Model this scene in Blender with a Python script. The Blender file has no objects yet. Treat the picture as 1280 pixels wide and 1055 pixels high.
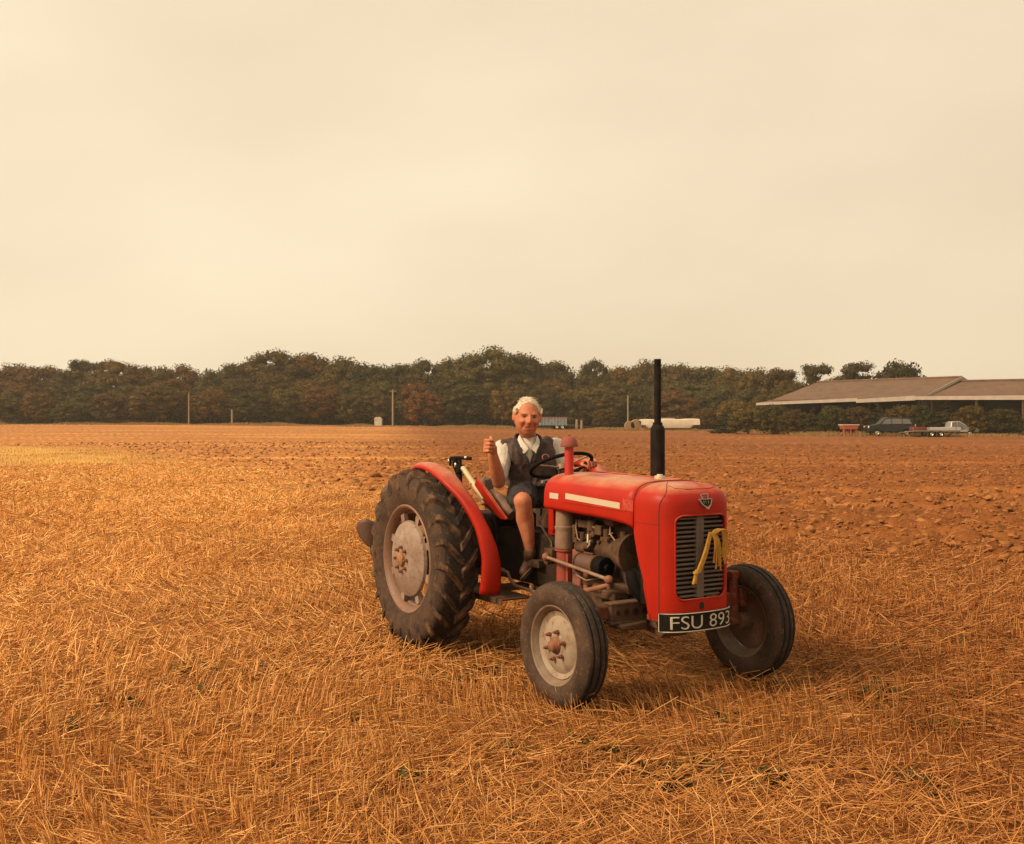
import bpy, bmesh, math, random
import numpy as np
from mathutils import Vector, Matrix, noise
R = math.radians
rnd = random.Random(7)
rng = np.random.default_rng(7)
S = bpy.context.scene
COL = S.collection
CAMZ = 1.5704
F = 1287.66           # focal length in photograph pixels
HOR = 532.45

# ------------------------------------------------------------------ helpers
def W(u, v, D):
    """world point at picture column u, row v (1280 px frame) and distance D; used to measure the photograph"""
    return Vector(((u - 640) / F * D, D, CAMZ - (v - HOR) / F * D))

TX, TY, YAW = -.0662, 7.6858, .5441
HX, HY = math.sin(YAW), -math.cos(YAW)
def LW(x, y, z):
    """tractor coordinates (x forward from rear axle, y left, z up) -> world"""
    return Vector((TX + x * HX - y * HY, TY + x * HY + y * HX, z))

def link(o, parent=None):
    COL.objects.link(o)
    if parent is not None: o.parent = parent
    return o

def tag(o, label=None, cat=None, group=None, kind=None):
    if label: o['label'] = label
    if cat: o['category'] = cat
    if group: o['group'] = group
    if kind: o['kind'] = kind
    return o

def empty(name, loc, rz=0):
    o = bpy.data.objects.new(name, None); o.location = loc; o.rotation_euler.z = rz
    o.empty_display_size = .2
    return link(o)

def np_mesh(name, V, Fc, mat=None, parent=None, smooth=False, uvattr=None):
    V = np.asarray(V, dtype=np.float32); Fc = np.asarray(Fc, dtype=np.int32)
    me = bpy.data.meshes.new(name)
    n, k = Fc.shape
    me.vertices.add(len(V)); me.vertices.foreach_set('co', V.ravel())
    me.loops.add(n * k); me.loops.foreach_set('vertex_index', Fc.ravel())
    me.polygons.add(n); me.polygons.foreach_set('loop_start', np.arange(0, n * k, k, dtype=np.int32))
    me.polygons.foreach_set('loop_total', np.full(n, k, dtype=np.int32))
    if smooth: me.polygons.foreach_set('use_smooth', np.ones(n, dtype=bool))
    me.update(calc_edges=True)
    if mat: me.materials.append(mat)
    return link(bpy.data.objects.new(name, me), parent)

class MB:
    """collects shapes and links them as ONE mesh object"""
    def __init__(s): s.v = []; s.f = []; s.m = []; s.mi = 0
    def add(s, V, Fc, M=None):
        b = len(s.v)
        for p in V:
            p = Vector(p); s.v.append(M @ p if M else p)
        for f in Fc: s.f.append([b + i for i in f]); s.m.append(s.mi)
        return s
    def box(s, c, d, M=None, rz=0, ry=0, rx=0):
        V = [(sx * d[0] / 2, sy * d[1] / 2, sz * d[2] / 2) for sx in (-1, 1) for sy in (-1, 1) for sz in (-1, 1)]
        Q = Matrix.Translation(c) @ Matrix.Rotation(rz, 4, 'Z') @ Matrix.Rotation(ry, 4, 'Y') @ Matrix.Rotation(rx, 4, 'X')
        if M: Q = M @ Q
        return s.add(V, [(0, 1, 3, 2), (4, 6, 7, 5), (0, 4, 5, 1), (2, 3, 7, 6), (0, 2, 6, 4), (1, 5, 7, 3)], Q)
    def lathe(s, prof, c=(0, 0, 0), axis='Y', n=48, M=None, a0=0, a1=2 * math.pi):
        """prof: (along, radius)"""
        full = abs(a1 - a0 - 2 * math.pi) < 1e-6
        k = n if full else n + 1
        V = []
        for (t, r) in prof:
            for i in range(k):
                a = a0 + (a1 - a0) * i / n
                p, q = r * math.cos(a), r * math.sin(a)
                V.append({'Y': (p, t, q), 'X': (t, p, q), 'Z': (p, q, t)}[axis])
        Fc = []
        for j in range(len(prof) - 1):
            for i in range(n):
                i2 = (i + 1) % k
                Fc.append((j * k + i, j * k + i2, (j + 1) * k + i2, (j + 1) * k + i))
        Q = Matrix.Translation(c)
        if M: Q = M @ Q
        return s.add(V, Fc, Q)
    def cyl(s, c, r, h, axis='Z', n=24, r2=None, M=None):
        r2 = r if r2 is None else r2
        return s.lathe([(-h / 2, 1e-4), (-h / 2, r), (h / 2, r2), (h / 2, 1e-4)], c, axis, n, M)
    def tube(s, pts, r, n=10, closed=False, caps=True, flat=None):
        pts = [Vector(p) for p in pts]; m = len(pts)
        rr = r if isinstance(r, (list, tuple)) else [r] * m
        V = []; up = None
        for i, p in enumerate(pts):
            if closed: t = (pts[(i + 1) % m] - pts[i - 1])
            else: t = pts[min(i + 1, m - 1)] - pts[max(i - 1, 0)]
            t.normalize()
            if up is None:
                up = Vector((0, 0, 1)) if abs(t.z) < .9 else Vector((1, 0, 0))
            a = up - t * up.dot(t)
            if a.length < 1e-4: a = t.orthogonal()
            a.normalize(); b = t.cross(a); up = a
            for k in range(n):
                an = 2 * math.pi * k / n
                V.append(p + (a * math.cos(an) * (flat or 1) + b * math.sin(an)) * rr[i])
        Fc = []
        for i in range(m if closed else m - 1):
            j = (i + 1) % m
            for k in range(n):
                k2 = (k + 1) % n
                Fc.append((i * n + k, i * n + k2, j * n + k2, j * n + k))
        if not closed and caps:
            Fc.append(tuple(reversed(range(n)))); Fc.append(tuple((m - 1) * n + k for k in range(n)))
        return s.add(V, Fc)
    def prism(s, poly, a, b, plane='XZ', M=None):
        """poly in plane, extruded from a to b along the other axis"""
        def P(u, v, w): return {'XZ': (u, w, v), 'XY': (u, v, w), 'YZ': (w, u, v)}[plane]
        n = len(poly)
        V = [P(u, v, a) for u, v in poly] + [P(u, v, b) for u, v in poly]
        Fc = [tuple(range(n)), tuple(reversed(range(n, 2 * n)))] + [(i, (i + 1) % n, n + (i + 1) % n, n + i) for i in range(n)]
        return s.add(V, Fc, M)
    def ell(s, c, r, M=None, n=16, m=10):
        V = []; Fc = []
        for j in range(m + 1):
            th = math.pi * j / m
            for i in range(n):
                a = 2 * math.pi * i / n
                st = max(math.sin(th), 1e-3)
                V.append((r[0] * st * math.cos(a), r[1] * st * math.sin(a), r[2] * math.cos(th)))
        for j in range(m):
            for i in range(n):
                i2 = (i + 1) % n
                Fc.append((j * n + i, (j + 1) * n + i, (j + 1) * n + i2, j * n + i2))
        Q = Matrix.Translation(c)
        if M: Q = Q @ M
        return s.add(V, Fc, Q)
    def loft(s, rings):
        """rings: lists of points of equal length; ends closed"""
        n = len(rings[0]); V = [p for r in rings for p in r]
        Fc = [(j * n + i, j * n + (i + 1) % n, (j + 1) * n + (i + 1) % n, (j + 1) * n + i) for j in range(len(rings) - 1) for i in range(n)]
        Fc.append(tuple(reversed(range(n)))); Fc.append(tuple((len(rings) - 1) * n + i for i in range(n)))
        return s.add(V, Fc)
    def mesh(s, name, mats):
        me = bpy.data.meshes.new(name)
        me.from_pydata([tuple(p) for p in s.v], [], s.f)
        mats = mats if isinstance(mats, (list, tuple)) else [mats]
        for m in mats: me.materials.append(m)
        me.polygons.foreach_set('material_index', s.m)
        bm = bmesh.new(); bm.from_mesh(me)
        bmesh.ops.recalc_face_normals(bm, faces=bm.faces); bm.to_mesh(me); bm.free()
        me.update()
        return me
    def build(s, name, mats, parent=None, bevel=0, smooth=35, origin=None):
        me = s.mesh(name, mats)
        o = bpy.data.objects.new(name, me)
        if smooth:
            me.polygons.foreach_set('use_smooth', [True] * len(me.polygons))
            me.set_sharp_from_angle(angle=R(smooth))
        if bevel:
            b = o.modifiers.new('bevel', 'BEVEL'); b.width = bevel; b.segments = 2; b.limit_method = 'ANGLE'; b.angle_limit = R(35)
        if origin is not None:
            me.transform(Matrix.Translation(-Vector(origin))); o.location = origin
        return link(o, parent)

def bake(o):
    """applies the modifiers of o"""
    dg = bpy.context.evaluated_depsgraph_get(); dg.update()
    me = bpy.data.meshes.new_from_object(o.evaluated_get(dg))
    me.name = o.data.name
    o.modifiers.clear(); o.data = me
    return o

def remesh(o, vox, smooth_it=4, fac=.5):
    m = o.modifiers.new('r', 'REMESH'); m.mode = 'VOXEL'; m.voxel_size = vox
    s = o.modifiers.new('s', 'SMOOTH'); s.iterations = smooth_it; s.factor = fac
    mats = list(o.data.materials)
    bake(o)
    if not o.data.materials:
        for x in mats: o.data.materials.append(x)
    o.data.polygons.foreach_set('use_smooth', [True] * len(o.data.polygons))
    return o

# ------------------------------------------------------------------ materials
def mat(name, col, rough=.7, metal=0, spec=.5, var=None, vscale=8, vsharp=(.35, .65), bump=0, bscale=60, coords='Object',
        coat=0, dust=None, dusta=.5, stain=None):
    """col base; var second colour mixed by noise; dust = colour that settles on upward faces; stain = (colour, scale, lo, hi)"""
    m = bpy.data.materials.new(name); m.use_nodes = True
    nt = m.node_tree; N = nt.nodes; L = nt.links
    b = N['Principled BSDF']
    b.inputs['Roughness'].default_value = rough; b.inputs['Metallic'].default_value = metal
    b.inputs['Specular IOR Level'].default_value = spec
    b.inputs['Coat Weight'].default_value = coat
    tc = N.new('ShaderNodeTexCoord'); out = tc.outputs[coords]
    def noise_(sc, det=6, ro=.6):
        n = N.new('ShaderNodeTexNoise'); n.inputs['Scale'].default_value = sc; n.inputs['Detail'].default_value = det
        n.inputs['Roughness'].default_value = ro; L.new(out, n.inputs['Vector']); return n.outputs['Fac']
    def ramp(f, lo, hi):
        r = N.new('ShaderNodeMapRange'); r.inputs['From Min'].default_value = lo; r.inputs['From Max'].default_value = hi
        L.new(f, r.inputs['Value']); return r.outputs['Result']
    def mix(f, a, c2):
        x = N.new('ShaderNodeMix'); x.data_type = 'RGBA'
        if hasattr(f, 'default_value') or not isinstance(f, (int, float)): L.new(f, x.inputs[0])
        else: x.inputs[0].default_value = f
        for s_, i in ((a, 6), (c2, 7)):
            if isinstance(s_, tuple): x.inputs[i].default_value = (*s_, 1)
            else: L.new(s_, x.inputs[i])
        return x.outputs[2]
    c = col
    if var: c = mix(ramp(noise_(vscale), *vsharp), col, var)
    if stain:
        c = mix(ramp(noise_(stain[1], 8, .7), stain[2], stain[3]), c, stain[0])
    if dust:
        g = N.new('ShaderNodeNewGeometry'); sx = N.new('ShaderNodeSeparateXYZ'); L.new(g.outputs['Normal'], sx.inputs[0])
        r = ramp(sx.outputs['Z'], .55, 1.0)
        mu = N.new('ShaderNodeMath'); mu.operation = 'MULTIPLY'; L.new(r, mu.inputs[0]); L.new(ramp(noise_(5, 5), .3, .65), mu.inputs[1])
        mu2 = N.new('ShaderNodeMath'); mu2.operation = 'MULTIPLY'; L.new(mu.outputs[0], mu2.inputs[0]); mu2.inputs[1].default_value = dusta
        c = mix(mu2.outputs[0], c, dust)
    if isinstance(c, tuple): b.inputs['Base Color'].default_value = (*c, 1)
    else: L.new(c, b.inputs['Base Color'])
    if bump:
        bp = N.new('ShaderNodeBump'); bp.inputs['Strength'].default_value = bump; bp.inputs['Distance'].default_value = .01
        L.new(noise_(bscale, 4), bp.inputs['Height']); L.new(bp.outputs[0], b.inputs['Normal'])
    return m

M = {}
M['red'] = mat('red_paint', (.36, .013, .0025), .46, spec=.22, var=(.29, .010, .002), vscale=4, bump=.05, bscale=120, dust=(.46, .25, .14), dusta=1.0, stain=((.30, .05, .02), 22, .62, .74))
M['redworn'] = mat('worn_red_paint', (.17, .022, .009), .75, spec=.2, var=(.11, .035, .018), vscale=9, stain=((.12, .07, .045), 30, .5, .62), bump=.2)
M['tyre'] = mat('dusty_rubber', (.036, .023, .016), .85, spec=.2, var=(.082, .048, .031), vscale=7, stain=((.16, .09, .05), 38, .55, .72), bump=.4, bscale=90)
M['tread'] = mat('tread_rubber', (.016, .012, .010), .8, spec=.3, var=(.042, .026, .018), vscale=9, stain=((.17, .09, .045), 30, .56, .72), bump=.35, bscale=80)
M['lug'] = mat('lug_rubber', (.026, .018, .014), .8, spec=.2, var=(.13, .07, .036), vscale=14, vsharp=(.42, .62), bump=.4, bscale=70)
M['rim'] = mat('rusty_silver_rim', (.18, .11, .078), .6, metal=.1, var=(.20, .10, .06), vscale=10, stain=((.12, .055, .03), 34, .56, .68), bump=.2)
M['disc'] = mat('pitted_silver_disc', (.27, .205, .16), .65, var=(.19, .12, .085), vscale=7, stain=((.16, .07, .045), 30, .53, .66), bump=.3, bscale=40)
M['rimfront'] = mat('cream_rim', (.20, .145, .10), .65, var=(.14, .085, .05), vscale=9, stain=((.14, .06, .035), 26, .60, .70), bump=.2)
M['discfront'] = mat('cream_disc', (.31, .25, .18), .65, var=(.19, .13, .085), vscale=8, stain=((.17, .07, .04), 17, .54, .66), bump=.2)
M['rust'] = mat('rusty_iron', (.16, .058, .03), .8, var=(.24, .10, .05), vscale=20, bump=.4)
M['grease'] = mat('greasy_casting', (.030, .018, .012), .75, spec=.25, var=(.09, .048, .027), vscale=9, stain=((.15, .085, .05), 25, .55, .7), bump=.5, bscale=50)
M['dusty'] = mat('dust_covered_casting', (.115, .062, .034), .85, spec=.2, var=(.045, .024, .013), vscale=12, bump=.4, bscale=60)
M['brown'] = mat('brown_axle_paint', (.085, .040, .022), .8, var=(.14, .072, .042), vscale=11, stain=((.06, .035, .025), 25, .5, .65), bump=.35)
M['black'] = mat('black_paint', (.005, .0045, .004), .7, spec=.12, var=(.02, .014, .01), vscale=14)
M['blackrub'] = mat('black_hose', (.004, .0035, .003), .75, spec=.12)
M['grille'] = mat('grey_brown_grille', (.115, .085, .068), .6, var=(.085, .06, .045), vscale=20, bump=.1)
M['dark'] = mat('dark_void', (.012, .009, .008), .95)
M['trim'] = mat('pale_aluminium_trim', (.54, .47, .35), .45, metal=.25, var=(.55, .45, .33), vscale=16)
M['chrome'] = mat('dull_chrome', (.6, .55, .48), .3, metal=.8)
M['white'] = mat('plate_silver', (.55, .50, .42), .5, var=(.42, .36, .28), vscale=30)
M['cream'] = mat('cream_strut_paint', (.50, .41, .24), .5, var=(.5, .4, .22), vscale=20, stain=((.2, .12, .06), 40, .6, .7))
M['rope'] = mat('yellow_rope', (.56, .30, .035), .8, var=(.42, .2, .03), vscale=60, bump=.8, bscale=240)
M['seatm'] = mat('worn_brown_seat', (.24, .125, .07), .7, var=(.10, .06, .04), vscale=12, bump=.3)
M['seatg'] = mat('grey_seat_pad', (.20, .13, .10), .8, var=(.10, .07, .06), vscale=12, bump=.3)
M['rodm'] = mat('dusty_steel_rod', (.27, .17, .12), .6, metal=.2, var=(.17, .09, .06), vscale=14)
# person
M['skin'] = mat('tanned_skin', (.46, .19, .10), .6, spec=.3, var=(.41, .125, .060), vscale=24, bump=.3, bscale=120)
M['skinface'] = M['skin']
M['hair'] = mat('white_hair', (.76, .66, .52), .8, var=(.60, .49, .36), vscale=60, bump=.9, bscale=160)
M['vest'] = mat('grey_brown_fleece', (.105, .072, .066), .95, spec=.2, var=(.070, .048, .044), vscale=14, bump=.6, bscale=140)
M['vestdark'] = mat('black_binding', (.02, .017, .016), .9)
M['shorts'] = mat('navy_shorts', (.032, .026, .030), .95, spec=.2, var=(.045, .035, .036), vscale=14, bump=.3)
M['shirt'] = mat('white_shirt', (.58, .53, .46), .85, spec=.2, var=(.48, .43, .37), vscale=25, bump=.25)
M['shoe'] = mat('brown_leather_shoe', (.115, .042, .02), .6, var=(.07, .03, .018), vscale=18)
M['sole'] = mat('dark_shoe_sole', (.018, .013, .011), .8)
M['welt'] = mat('tan_shoe_welt', (.22, .11, .055), .7)
M['sock'] = mat('dark_sock', (.05, .04, .04), .95)
M['eye'] = mat('eye_dark', (.03, .015, .01), .4)
M['lips'] = mat('lips', (.34, .09, .05), .5)
M['teeth'] = mat('teeth', (.6, .5, .38), .4)
M['pink'] = mat('pink_embroidery', (.5, .25, .2), .9)

# ------------------------------------------------------------------ ground
_tab = rng.random((256, 256)).astype(np.float32)
def vnoise(x, y):
    xi = np.floor(x).astype(np.int64); yi = np.floor(y).astype(np.int64)
    fx = (x - xi).astype(np.float32); fy = (y - yi).astype(np.float32)
    fx = fx * fx * (3 - 2 * fx); fy = fy * fy * (3 - 2 * fy)
    a = _tab[xi & 255, yi & 255]; b = _tab[(xi + 1) & 255, yi & 255]
    c = _tab[xi & 255, (yi + 1) & 255]; d = _tab[(xi + 1) & 255, (yi + 1) & 255]
    return (a * (1 - fx) + b * fx) * (1 - fy) + (c * (1 - fx) + d * fx) * fy
def fbm(x, y, s, o=3):
    t = 0; a = .5
    for k in range(o):
        t = t + a * vnoise(x * s + 17.3 * k, y * s + 31.7 * k); s = s * 2.03; a *= .5
    return t / (1 - .5 ** o)
# the ploughed edge: x of the boundary as a function of distance y (ploughed soil lies beyond / to the right of it)
BY = np.array([-50, 6, 9.5, 12.4, 14.2, 15.9, 19.5, 26, 42, 62, 80, 95, 300.])
BX = np.array([40, 18, 7.6, 4.3, 3.3, 2.2, -.8, -4.6, -11.5, -25, -60, -200, -400.])
def plough(x, y):
    """0 on the stubble, 1 on ploughed soil"""
    b = np.interp(y, BY, BX)
    w = 1.1 + .02 * np.abs(y)
    d = (x - b) + (fbm(x, y, .45) - .5) * (3.2 + .10 * y)
    return np.clip(d / w * .5 + .5, 0, 1)
def rise(x, y):
    D = np.maximum(y, 1e-3); a = x / D
    zt = np.interp(a, [-.6, -.3, -.1, .05, .12, .25, .6], [1.85, 1.80, 1.55, 1.15, 1.0, .97, 1.0])
    s = np.clip((D - 45) / 120, 0, 1.15)
    sm = np.where(s > 0, s ** 1.0, 0)
    return zt * sm * np.where(y > 0, 1, 0)
def clods(x, y):
    n1 = fbm(x, y, 1.6, 3); n2 = fbm(x + 40, y - 9, 5.5, 3)
    r = np.abs(n1 - .5) * 2
    bnd = .5 + .5 * np.sin((x * .85 + y * .53) * 2 * math.pi / .62 + 3 * fbm(x, y, .5, 2))
    return .085 * (n1 - .5) + .21 * (np.clip(n2, .42, .8) - .5) + .11 * bnd + .03 * (fbm(x, y, 16., 2) - .5) * 2 - .02
def gz(x, y):
    x = np.asarray(x, dtype=np.float64); y = np.asarray(y, dtype=np.float64)
    p = plough(x, y)
    st = .05 * (fbm(x, y, .5, 2) - .5) + .035 * (fbm(x, y, 4, 2) - .5)
    near = np.clip((np.hypot(x - .5, y - 6.6) - 1.3) / 1.5, 0, 1)
    far = 1 / (1 + (y / 90.) ** 2)
    return rise(x, y) + st * (1 - p) * (.3 + .7 * near) + p * clods(x, y) * (.55 + .45 * far)
def g1(x, y): return float(gz(np.array([x]), np.array([y]))[0])

def make_ground():
    r = [0.0 + .4]; 
    while r[-1] < 2.5: r.append(r[-1] * 1.12)
    while r[-1] < 60: r.append(r[-1] * 1.0047)
    while r[-1] < 230: r.append(r[-1] * 1.011)
    while r[-1] < 700: r.append(r[-1] * 1.12)
    r = np.array(r)
    a = np.concatenate([np.linspace(-180, -36, 60)[:-1], np.linspace(-36, 36, 1000), np.linspace(36, 180, 60)[1:-1]])
    th = np.radians(a); n = len(th); m = len(r)
    X = np.outer(r, np.sin(th)); Y = np.outer(r, np.cos(th))
    Z = gz(X.ravel(), Y.ravel())
    V = np.stack([X.ravel(), Y.ravel(), Z], 1)
    V = np.vstack([V, [[0, 0, 0]]])
    i = np.arange(m - 1)[:, None]; j = np.arange(n)[None, :]; j2 = (j + 1) % n
    Q = np.stack([(i * n + j), (i * n + j2), ((i + 1) * n + j2), ((i + 1) * n + j)], -1).reshape(-1, 4)
    c = len(V) - 1
    jj = np.arange(0, n); cap = np.stack([np.full(n, c), np.roll(jj, -1), jj, jj], 1)
    me = bpy.data.meshes.new('field')
    Fq = Q[:, ::-1]
    o = np_mesh('field', V, Fq, None, None, True)
    # centre cap as a second tiny ring of triangles
    bm = bmesh.new(); bm.from_mesh(o.data); bm.verts.ensure_lookup_table()
    cv = bm.verts[c]
    for k in range(n):
        try:
            f = bm.faces.new((cv, bm.verts[(k + 1) % n], bm.verts[k])); f.smooth = True
        except ValueError: pass
    bm.to_mesh(o.data); bm.free()
    me = o.data
    at = me.attributes.new('plough', 'FLOAT', 'POINT')
    at.data.foreach_set('value', plough(V[:, 0], V[:, 1]).astype(np.float32))
    bd = np.interp(V[:, 1], BY, BX) - V[:, 0]
    ed = np.clip(1.2 - np.abs(bd - 5.5) / 6, 0, 1) * np.clip((V[:, 1] - 9) / 9, 0, 1) * (.4 + .9 * fbm(V[:, 0], V[:, 1], .3, 3))
    at = me.attributes.new('edge', 'FLOAT', 'POINT'); at.data.foreach_set('value', np.clip(ed, 0, 1).astype(np.float32))
    return o

def ground_mat():
    m = bpy.data.materials.new('stubble_and_ploughed_soil'); m.use_nodes = True
    nt = m.node_tree; N = nt.nodes; L = nt.links; b = N['Principled BSDF']
    b.inputs['Roughness'].default_value = .95; b.inputs['Specular IOR Level'].default_value = .15
    g = N.new('ShaderNodeNewGeometry')
    def nz(sc, det=5, vec=None, ro=.6):
        n = N.new('ShaderNodeTexNoise'); n.inputs['Scale'].default_value = sc; n.inputs['Detail'].default_value = det; n.inputs['Roughness'].default_value = ro
        L.new(vec or g.outputs['Position'], n.inputs['Vector']); return n.outputs['Fac']
    def mp(sc):
        v = N.new('ShaderNodeVectorMath'); v.operation = 'MULTIPLY'; L.new(g.outputs['Position'], v.inputs[0]); v.inputs[1].default_value = sc; return v.outputs[0]
    def rg(f, lo, hi):
        r = N.new('ShaderNodeMapRange'); r.inputs['From Min'].default_value = lo; r.inputs['From Max'].default_value = hi; L.new(f, r.inputs['Value']); return r.outputs['Result']
    def mix(f, a, c):
        x = N.new('ShaderNodeMix'); x.data_type = 'RGBA'; L.new(f, x.inputs[0])
        for s_, i in ((a, 6), (c, 7)):
            if isinstance(s_, tuple): x.inputs[i].default_value = (*s_, 1)
            else: L.new(s_, x.inputs[i])
        return x.outputs[2]
    stub = mix(rg(nz(1.2), .35, .65), (.19, .066, .016), (.125, .042, .011))
    stub = mix(rg(nz(22, 6), .45, .7), stub, (.33, .135, .036))
    stub = mix(rg(nz(2.3, 4), .62, .72), stub, (.10, .085, .02))
    # stubble far away reads paler, in drilled streaks
    stub = mix(rg(nz(1.0, 3, mp((.35, 2.4, 1))), .5, .7), stub, (.30, .15, .042))
    ed = N.new('ShaderNodeAttribute'); ed.attribute_name = 'edge'
    stub = mix(ed.outputs['Fac'], stub, (.33, .185, .045))
    soil = mix(rg(nz(3.5, 6), .35, .65), (.18, .066, .018), (.275, .110, .033))
    soil = mix(rg(nz(1.6, 5), .52, .68), soil, (.125, .046, .014))
    soil = mix(rg(nz(30, 4), .55, .72), soil, (.36, .15, .045))
    soil = mix(rg(nz(1.0, 4, mp((.035, .33, .2))), .52, .66), soil, (.36, .15, .043))
    soil = mix(rg(nz(1.0, 2, mp((.02, .8, .2))), .60, .66), soil, (.26, .105, .035))
    at = N.new('ShaderNodeAttribute'); at.attribute_name = 'plough'
    L.new(mix(at.outputs['Fac'], stub, soil), b.inputs['Base Color'])
    bp = N.new('ShaderNodeBump'); bp.inputs['Strength'].default_value = .9; bp.inputs['Distance'].default_value = .03
    L.new(nz(18, 6, None, .7), bp.inputs['Height']); L.new(bp.outputs[0], b.inputs['Normal'])
    return m
field = make_ground()
field.data.materials.append(ground_mat())
tag(field, 'flat field, golden stubble in front, orange brown ploughed soil behind', 'field', kind='structure')

def island_mat(name, cols, rough=.8, transl=0, obj_col=False, nscale=None):
    """colour picked per island (each straw, leaf, clod) between cols"""
    m = bpy.data.materials.new(name); m.use_nodes = True
    nt = m.node_tree; N = nt.nodes; L = nt.links; b = N['Principled BSDF']
    b.inputs['Roughness'].default_value = rough; b.inputs['Specular IOR Level'].default_value = .2
    g = N.new('ShaderNodeNewGeometry')
    r = N.new('ShaderNodeValToRGB'); r.color_ramp.interpolation = 'LINEAR'
    els = r.color_ramp.elements
    while len(els) < len(cols): els.new(.5)
    for i, c in enumerate(cols):
        els[i].position = i / (len(cols) - 1); els[i].color = (*c, 1)
    L.new(g.outputs['Random Per Island'], r.inputs[0]); c = r.outputs[0]
    if obj_col:
        oi = N.new('ShaderNodeObjectInfo'); x = N.new('ShaderNodeMix'); x.data_type = 'RGBA'; x.blend_type = 'MULTIPLY'
        x.inputs[0].default_value = 1; L.new(c, x.inputs[6]); L.new(oi.outputs['Color'], x.inputs[7]); c = x.outputs[2]
        if nscale:
            tc = N.new('ShaderNodeTexCoord'); n = N.new('ShaderNodeTexNoise'); n.inputs['Scale'].default_value = nscale
            L.new(tc.outputs['Object'], n.inputs['Vector'])
            mr = N.new('ShaderNodeMapRange'); mr.inputs['From Min'].default_value = .35; mr.inputs['From Max'].default_value = .65
            mr.inputs['To Min'].default_value = 0; mr.inputs['To Max'].default_value = 1; L.new(n.outputs['Fac'], mr.inputs['Value'])
            y = N.new('ShaderNodeMix'); y.data_type = 'RGBA'; L.new(mr.outputs[0], y.inputs[0]); L.new(c, y.inputs[6])
            z = N.new('ShaderNodeMix'); z.data_type = 'RGBA'; z.blend_type = 'MULTIPLY'; z.inputs[0].default_value = 1
            L.new(c, z.inputs[6]); z.inputs[7].default_value = (1.35, 1.05, .8, 1); L.new(z.outputs[2], y.inputs[7]); c = y.outputs[2]
    L.new(c, b.inputs['Base Color'])
    if transl:
        t = N.new('ShaderNodeBsdfTranslucent'); L.new(c, t.inputs['Color']); a = N.new('ShaderNodeMixShader'); a.inputs[0].default_value = transl
        L.new(b.outputs[0], a.inputs[1]); L.new(t.outputs[0], a.inputs[2]); L.new(a.outputs[0], N['Material Output'].inputs[0])
    return m

def straws(P, Dr, Ln, rad, name, mt, bend=.15):
    """P base points, Dr unit directions, Ln lengths, rad radii: three-sided stalks with one bend"""
    n = len(P)
    a = rng.normal(size=(n, 3)); s = np.cross(Dr, a); s /= np.linalg.norm(s, axis=1)[:, None]; t = np.cross(Dr, s)
    mid = P + Dr * (Ln * .5)[:, None] + s * (Ln * bend * rng.uniform(-.5, .5, n))[:, None]
    tip = P + Dr * Ln[:, None]
    rings = []
    for C, k in ((P, 1.0), (mid, .95), (tip, .7)):
        for q in range(3):
            an = 2 * math.pi * q / 3
            rings.append(C + (s * math.cos(an) + t * math.sin(an)) * (rad * k)[:, None])
    V = np.stack(rings, 1).reshape(-1, 3)
    f = []
    for j in range(2):
        for q in range(3): f.append((j * 3 + q, j * 3 + (q + 1) % 3, (j + 1) * 3 + (q + 1) % 3, (j + 1) * 3 + q))
    f.append((6, 7, 8, 8))
    f = np.array(f[:-1])
    Fc = (np.arange(n)[:, None, None] * 9 + f[None]).reshape(-1, 4)
    return np_mesh(name, V, Fc, mt)

def scatter(n, r0, r1, amax=31, power=1.0):
    """points in a wedge in front of the camera; density per square metre falls with distance^power"""
    u = rng.random(n); e = 2 - power
    r = (r0 ** e + u * (r1 ** e - r0 ** e)) ** (1 / e)
    th = np.radians(rng.uniform(-amax, amax, n))
    return r * np.sin(th), r * np.cos(th)

STRAW = [(.16, .052, .011), (.36, .145, .034), (.54, .25, .075), (.25, .088, .020), (.70, .39, .15), (.43, .185, .048)]
ms = island_mat('straw', STRAW, .65)
def regional(m):
    """paler crop on the left; darker right side is vignette painted into the colour"""
    nt = m.node_tree; N = nt.nodes; L = nt.links; b = N['Principled BSDF']; src = b.inputs['Base Color'].links[0].from_socket
    g = N.new('ShaderNodeNewGeometry'); sx = N.new('ShaderNodeSeparateXYZ'); L.new(g.outputs['Position'], sx.inputs[0])
    nz = N.new('ShaderNodeTexNoise'); nz.inputs['Scale'].default_value = .45; nz.inputs['Detail'].default_value = 4; L.new(g.outputs['Position'], nz.inputs['Vector'])
    a = N.new('ShaderNodeMath'); a.operation = 'MULTIPLY_ADD'; L.new(sx.outputs['Y'], a.inputs[0]); a.inputs[1].default_value = .10; a.inputs[2].default_value = .2
    c = N.new('ShaderNodeMath'); c.operation = 'ADD'; L.new(a.outputs[0], c.inputs[0]); L.new(sx.outputs['X'], c.inputs[1])
    d = N.new('ShaderNodeMath'); d.operation = 'MULTIPLY_ADD'; L.new(nz.outputs['Fac'], d.inputs[0]); d.inputs[1].default_value = 5.0; L.new(c.outputs[0], d.inputs[2])
    r = N.new('ShaderNodeMapRange'); r.inputs['From Min'].default_value = -.5; r.inputs['From Max'].default_value = 5.5; L.new(d.outputs[0], r.inputs['Value'])
    x = N.new('ShaderNodeMix'); x.data_type = 'RGBA'; L.new(r.outputs[0], x.inputs[0]); x.inputs[6].default_value = (1.55, 1.68, 1.70, 1); x.inputs[7].default_value = (.84, .74, .66, 1)  # tints lighten the left and darken the right, falloff painted into the colour
    y = N.new('ShaderNodeMix'); y.data_type = 'RGBA'; y.blend_type = 'MULTIPLY'; y.inputs[0].default_value = 1; L.new(src, y.inputs[6]); L.new(x.outputs[2], y.inputs[7]); L.new(y.outputs[2], b.inputs['Base Color'])
regional(ms); regional(field.data.materials[0])
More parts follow.
